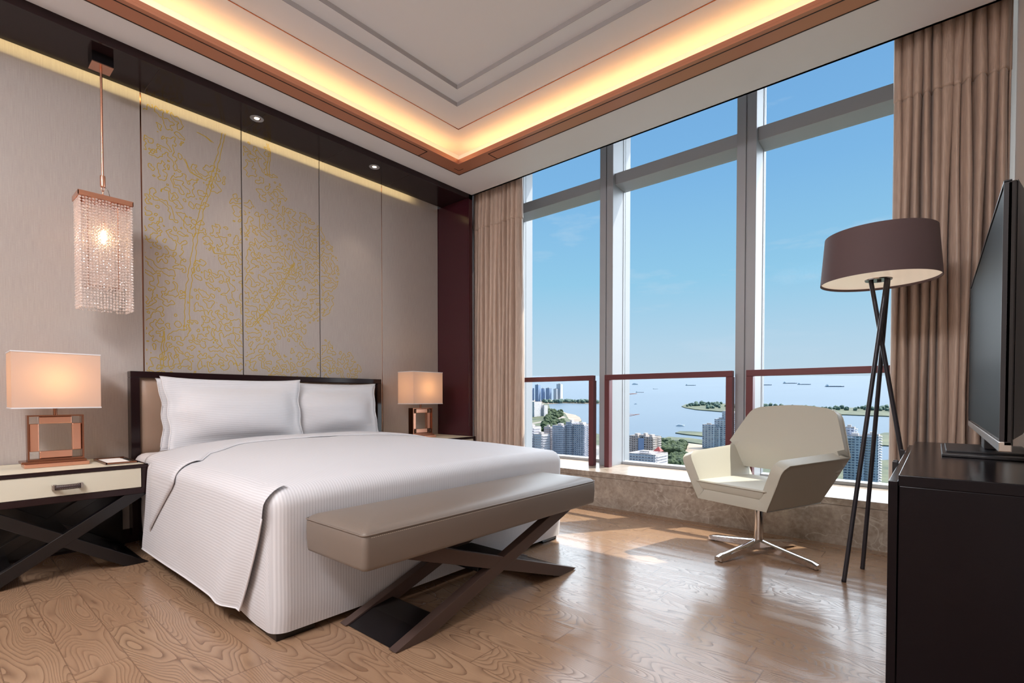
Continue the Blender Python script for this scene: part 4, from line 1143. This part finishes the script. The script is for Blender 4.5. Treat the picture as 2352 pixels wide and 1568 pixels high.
tower('high_rise', 'tallest haze-tinted blue-grey high-rise at the far shore', 'building', (2121, 1640), (2141, 1619), 88, 'f_hazetower', group=GP)
tower('high_rise', 'slim haze-tinted blue-grey high-rise right of the tallest one', 'building', (2150, 1622), (2163, 1604), 68, 'f_hazetower', group=GP)
tower('high_rise', 'haze-tinted blue-grey high-rise just left of the white one', 'building', (2158, 1596), (2178, 1573), 70, 'f_hazetower', group=GP)
tower('high_rise', 'lower white high-rise at the front of the far shore group', 'building', (2178, 1560), (2196, 1541), 66, 'f_whitetower', group=GP)
tower('high_rise', 'tall white high-rise at the right end of the far shore group', 'building', (2200, 1556), (2222, 1530), 92, 'f_whitetower', group=GP)
tower('hotel_building', 'long white hotel with rows of small windows by the bay', 'building', (1350, 1085), (1412, 1022), 50, 'f_hotel', steps=[(1350, 1392, 1048, 1100, 52), (1396, 1418, 1040, 1076, 40), (1344, 1349, 1060, 1100, 16)])
tower('white_block', 'white stepped terrace block low beside the left curtain', 'building', (660, 532), (684, 507), 52, 'f_white', 4.2, [(.1, .9)], steps=[(660, 684, 516, 532, 58), (664, 688, 500, 516, 46)])
tower('narrow_block', 'narrow bare brown block between the white terraces and the grey apartments', 'building', (699, 521), (710, 508), 55, 'f_apartlow', 3.4, [(.05, .95)], 'slabgrey')
tower('apartment_block', 'large grey apartment block with balconies left of the burgundy posts', 'building', (692, 497), (734, 446), 65, 'f_apart', 3.4, [(.03, .22), (.30, .5), (.58, .72), (.80, .97)], 'slabgrey',
      steps=[(692, 716, 477, 498, 61), (702, 726, 466, 477, 67), (706, 738, 444, 466, 63)])
def con_extra(t, g):
    b = B(); b.box(808.6, 809.2, 386, 397, g+2, g+36); obj('open_shaft', b, 'f_hazetower', t)
tower('unfinished_building', 'bare concrete high-rise under construction right of the burgundy posts', 'building', (809, 414), (845, 371), 40, 'f_concrete', 4.0, [(.02, .3), (.62, .98)], 'roofgrey', extra=con_extra,
      steps=[(809, 845, 398, 414, 39), (815, 845, 386, 398, 40), (809, 845, 371, 386, 38)])
def pod_extra(t, g):
    b = B(); cx, cy, z = 742, 330, g+29
    b.bm.faces.new([b.bm.verts.new(p) for p in ((cx-6, cy-6, z), (cx+6, cy-6, z), (cx, cy, z+7))]); V = [(cx-6, cy-6), (cx+6, cy-6), (cx+6, cy+6), (cx-6, cy+6)]
    b = B(); A = b.bm.verts.new((cx, cy, z+7)); W = [b.bm.verts.new((x, y, z)) for x, y in V]
    for k in range(4): b.bm.faces.new((W[k], W[(k+1) % 4], A))
    b.bm.faces.new(W[::-1]); obj('red_roof', b, 'redroof', t)
    b = B()
    for k in range(12): b.box(712+k*1.9, 712.6+k*1.9, 328, 358, g+27.6, g+28.2)
    for k in range(8): b.box(710, 736, 328+k*4, 328.6+k*4, g+28.2, g+28.8)
    obj('pergola', b, 'slab', t)
tower('low_block', 'pale low block with slatted roof and small red roof below the unfinished tower', 'building', (704, 364), (750, 318), 26, 'f_white', 4.2, [(.1, .9)], extra=pod_extra)
tower('terraced_tower', 'white terraced apartment tower between the railing post and the chair', 'building', (1002, 353), (1032, 318), 75, 'f_stepped', 3.8, [(.1, .96)], inset=2.,
      steps=[(1002, 1016, 331, 354, 47), (1008, 1024, 322, 340, 43), (1012, 1030, 312, 334, 58), (1020, 1046, 300, 322, 74)])
tower('balcony_tower', 'grey and white balcony tower seen behind the lamp legs', 'building', (791, 88), (815, 58), 70, 'f_apart', 3.4, [(.52, .98)], 'slab', inset=2.6,
      steps=[(791, 815, 70, 92, 66), (796, 818, 56, 70, 68), (815, 830, 84, 96, 76)])
def crane(label, x, y, hm, jd, jl, jz):
    g = gz(x, y)+2; t = thing('tower_crane', label, 'crane', (x, y, g), 'cranes over the building site')
    b = B(); w = .9
    for (a, c_) in ((-w, -w), (w, -w), (w, w), (-w, w)): b.box(x+a-.22, x+a+.22, y+c_-.22, y+c_+.22, g, g+hm)
    for k in range(int(hm/3)):
        z = g+k*3
        b.tube([(x-w, y-w, z), (x+w, y-w, z+3)], .16, 4); b.tube([(x-w, y-w, z), (x-w, y+w, z+3)], .16, 4)
    obj('mast', b, 'craneorange', t)
    d = Vector((jd[0], jd[1], 0)).normalized(); o = Vector((x, y, g+hm)); b = B(); e = o+d*jl+Vector((0, 0, jz)); k_ = o-d*12
    b.tube([o, e], .45, 5); b.tube([o+Vector((0, 0, 3)), e], .3, 5); b.tube([k_, o], .6, 5); b.box(k_.x-1.5, k_.x+1.5, k_.y-1.5, k_.y+1.5, k_.z-1.6, k_.z+1.2)
    obj('jib', b, 'craneorange', t)
    b = B(); b.tube([o, o+Vector((0, 0, 8))], .4, 5); b.tube([o+Vector((0, 0, 8)), o+d*jl*.6+Vector((0, 0, jz*.6+1))], .12, 4); b.tube([o+Vector((0, 0, 8)), k_], .12, 4)
    obj('apex', b, 'craneorange', t); obj('cab', B().box(x+.6, x+2.8, y-1.2, y+1.2, g+hm-3, g+hm-.4), 'slab', t)
crane('orange tower crane standing behind the bare concrete high-rise', 864, 450, 66, (.6, -.8), 26, 5)
crane('orange crane jib reaching out over the bay from behind the mullion', 836, 446, 108, (.6, -.8), 30, 3)

def ship(label, x, y, L, kind, head=(.55, -.835)):
    g = gz(x, y); d = Vector((head[0], head[1], 0)).normalized(); p = Vector((-d.y, d.x, 0)); t = thing('ship' if kind != 'boat' else 'motor_boat', label, 'ship' if kind != 'boat' else 'boat', (x, y, g), 'vessels on the bay')
    w, hh = L*.075, L*.035
    if kind == 'boat': w, hh = L*.14, L*.09
    O = Vector((x, y, g)); rows = []
    for (z, k) in ((-.2, .75), (hh, 1.)):
        rows.append([O+d*(a*L)+p*(b_*w*k)+Vector((0, 0, z+(hh*.5 if a > .4 and z > 0 else 0))) for a, b_ in ((-.5, -1), (.36, -1), (.5, 0), (.36, 1), (-.5, 1))])
    b = B(); b.grid(rows, close_u=True); b.bm.faces.new(list(b.bm.verts)[-5:])
    obj('hull', b, 'shipwhite' if kind == 'boat' else ('shipred' if kind == 'red' else 'shipgrey'), t)
    def slab(a0, a1, bw, z0, z1):
        q = [O+d*(a*L)+p*(c_*w*bw) for a, c_ in ((a0, -1), (a1, -1), (a1, 1), (a0, 1))]
        return [(v.x, v.y, v.z+z0) for v in q], (0, 0, z1-z0)
    b = B()
    if kind == 'boat': b.prism(*slab(-.38, .2, .8, hh, hh*1.7)); b.prism(*slab(-.3, .05, .6, hh*1.7, hh*2.3))
    else: b.prism(*slab(-.46, -.36, .9, hh, hh*3.2)); b.prism(*slab(-.43, -.39, .5, hh*3.2, hh*4.2))
    obj('superstructure', b, 'shipwhite', t)
    if kind != 'boat':
        b = B()
        for k in range(6): b.prism(*slab(-.30+k*.11, -.23+k*.11, .8, hh, hh*1.35))
        obj('hatches', b, 'shipgrey', t)
ship('long dark cargo ship far out, nearest the lamp legs', 6700, 880, 200, 'grey')
ship('dark cargo ship far out, left one of the two overlapping ships', 8500, 1690, 200, 'grey')
ship('dark cargo ship far out, right one of the two overlapping ships', 7750, 1370, 170, 'grey')
ship('dark low ship just right of the second mullion', 7050, 1690, 165, 'grey')
ship('dark low ship near the burgundy top rail in the middle pane', 6280, 2370, 125, 'grey')
ship('small dark barge in the middle of the bay', 4600, 2080, 50, 'grey')
ship('pale ship on the horizon right of the first mullion', 6300, 3140, 90, 'boat')
ship('red and white coaster off the tip of the orange jib', 3690, 1800, 64, 'red')
ship('small white speedboat alone in the bay', 2262, 1124, 16, 'boat')
ship('white motor yacht in front of the breakwater', 1402, 558, 24, 'boat')

def trees(name, n, poly, r0, r1, mat, seed):
    rnd = random.Random(seed); xs = [p[0] for p in poly]; ys = [p[1] for p in poly]
    def inside(x, y):
        c_ = False
        for (a, b_), (c2, d) in zip(poly, poly[1:]+poly[:1]):
            if (b_ > y) != (d > y) and x < (c2-a)*(y-b_)/(d-b_)+a: c_ = not c_
        return c_
    b = B(); k = 0
    while k < n:
        x, y = rnd.uniform(min(xs), max(xs)), rnd.uniform(min(ys), max(ys))
        if not inside(x, y): continue
        k += 1; r = rnd.uniform(r0, r1); z = gz(x, y)+2+r*.8
        q = bmesh.ops.create_icosphere(b.bm, subdivisions=2, radius=r)
        for v in q['verts']:
            nn = v.co.normalized(); s = 1+.35*noise.noise((nn.x*2.3+k, nn.y*2.3, nn.z*2.3))
            v.co = Vector((v.co.x*s+x, v.co.y*s+y, v.co.z*s*1.05+z))
    o = obj(name, b, mat); o['kind'] = 'stuff'; return o
trees('park_trees', 210, [(884, 352), (1000, 385), (1012, 432), (1020, 455), (950, 490), (900, 470), (884, 430)], 5, 8.5, 'leaf', 1)
trees('town_trees', 260, [(330, -260), (740, -260), (740, 60), (700, 215), (600, 210), (380, 120)], 5, 10, 'leaf', 9)
trees('park_grove', 150, [(760, 300), (850, 290), (868, 340), (850, 352), (800, 352), (765, 340)], 4, 7, 'leaf', 2)
trees('shore_trees', 170, [(1300, 950), (1400, 960), (1560, 1080), (1620, 1170), (1500, 1120), (1430, 1030), (1310, 970), (1000, 760), (1010, 700), (1200, 810)], 5, 9, 'leaf', 3)
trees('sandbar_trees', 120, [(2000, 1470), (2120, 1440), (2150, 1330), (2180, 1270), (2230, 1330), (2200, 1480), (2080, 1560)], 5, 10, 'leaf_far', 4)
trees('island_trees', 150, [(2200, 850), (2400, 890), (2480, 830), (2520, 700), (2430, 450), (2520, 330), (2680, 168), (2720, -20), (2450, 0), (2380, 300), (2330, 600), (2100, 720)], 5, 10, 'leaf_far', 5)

# ---------------------------------------------------------------- world and lights
wd = bpy.data.worlds.new('sky'); scn.world = wd; wd.use_nodes = True
nt = wd.node_tree; bg = nt.nodes['Background']
tc = nt.nodes.new('ShaderNodeTexCoord'); sp = nt.nodes.new('ShaderNodeSeparateXYZ'); nt.links.new(tc.outputs['Generated'], sp.inputs[0])
rp = nt.nodes.new('ShaderNodeValToRGB'); el = rp.color_ramp.elements
stops = [(0., srgb(150, 170, 180)), (.02, srgb(198, 218, 232)), (.10, srgb(184, 214, 234)), (.22, srgb(150, 204, 234)), (.38, srgb(128, 184, 230)), (.56, srgb(114, 168, 222)), (1., srgb(70, 128, 196))]
while len(el) < len(stops): el.new(.5)
for e, (p, c_) in zip(el, stops): e.position = p; e.color = c_
nt.links.new(sp.outputs[2], rp.inputs[0])
mp = nt.nodes.new('ShaderNodeMapping'); mp.inputs['Scale'].default_value = (3, 3, 14); mp.inputs['Rotation'].default_value = (.2, .15, 0); nt.links.new(tc.outputs['Generated'], mp.inputs[0])
nz = nt.nodes.new('ShaderNodeTexNoise'); nz.inputs['Scale'].default_value = 1.1; nz.inputs['Detail'].default_value = 6; nz.inputs['Roughness'].default_value = .6; nt.links.new(mp.outputs[0], nz.inputs[0])
cr = nt.nodes.new('ShaderNodeValToRGB'); cr.color_ramp.elements[0].position = .60; cr.color_ramp.elements[1].position = .86; nt.links.new(nz.outputs[0], cr.inputs[0])
mxn = nt.nodes.new('ShaderNodeMix'); mxn.data_type = 'RGBA'; nt.links.new(cr.outputs[0], mxn.inputs[0]); nt.links.new(rp.outputs[0], mxn.inputs[6]); mxn.inputs[7].default_value = srgb(196, 218, 236)
nt.links.new(mxn.outputs[2], bg.inputs[0]); bg.inputs[1].default_value = .85

def light(name, kind, loc, energy, col=(1, 1, 1), direction=None, **kw):
    l = bpy.data.lights.new(name, kind); l.energy = energy; l.color = col
    for k, v in kw.items(): setattr(l, k, v)
    o = bpy.data.objects.new(name, l); COL.objects.link(o); o.location = loc
    if direction is not None: o.rotation_euler = Vector(direction).to_track_quat('-Z', 'Y').to_euler()
    return o
light('sun', 'SUN', (8, -4, 9), 5.2, (1, .93, .80), (-.6, .40, -1), angle=R(.6))
light('sky_fill', 'SUN', (8, 0, 6), 8.5, (.92, .96, 1), (-.88, .05, -.42), angle=R(120))  # added broad sun lamp, fills the room in place of sky light
# light strips in the cove, lying on the copper shelf
WARM = (1, .56, .20)
def strip(x, y, z, sx, sy, e, direction=(0, 0, 1), col=WARM):
    o = light('cove_light', 'AREA', (x, y, z), e, col, direction, shape='RECTANGLE', size=sx, size_y=sy); return o
zc = ZC+.022; Lx, Ly = OX1-OX0-.3, OY1-OY0-.3
def tilt(o, eul): o.rotation_euler = eul; return o
EC = 5.5
tilt(strip((OX0+OX1)/2, OY1-.07, zc, Lx, .03, EC), (R(180-18), 0, 0)); tilt(strip((OX0+OX1)/2, OY0+.07, zc, Lx, .03, EC*.3), (R(180+18), 0, 0))
tilt(strip(OX1-.07, (OY0+OY1)/2, zc, .03, Ly, EC*.62), (0, R(180+18), 0)); tilt(strip(OX0+.07, (OY0+OY1)/2, zc, .03, Ly, EC*.2), (0, R(180-18), 0))
# wall wash behind the canopy
light('wall_wash', 'AREA', (.75, 3.963, PZ+.032), 3.6, (1, .80, .38), (0, 1, -.6), shape='RECTANGLE', size=4.9, size_y=.007)
# downlights, lamps, pendant
for x in (1.57, 2.552):
    light('downlight_beam', 'SPOT', (x, 3.733, PZ-.006), 9, (1, .84, .66), (0, 0, -1), spot_size=R(70), spot_blend=.6, shadow_soft_size=.02)
for p in LAMPS: light('lamp_bulb', 'POINT', p, 3.6, (1, .60, .32), shadow_soft_size=.03)
light('pendant_bulb', 'POINT', (PX, PY, 1.90), 36., (1, .50, .24), shadow_soft_size=.015)
# added fill panels, unseen behind the camera, to brighten the room
for k, y in enumerate((.72, 1.98)):
    x = -.98; z = ZU+.06
    t = thing('fill_panel', 'added square fill panel over the entrance end, %s' % ('by the right wall' if k == 0 else 'by the bed wall'), 'ceiling light', (x, y, z), 'added fill panels')
    c = B(); frame(c, x-.60, x+.60, y-.60, y+.60, .03, z-.03, z-.0005); obj('frame', c, 'aluwhite', t)
    obj('diffuser', B().box(x-.569, x+.569, y-.569, y+.569, z-.014, z-.0008), 'fill_glow', t)
    light('panel_fill', 'AREA', (x, y, z-.02), 125, (.97, .97, 1), (.25, .15, -1), shape='SQUARE', size=1.12)
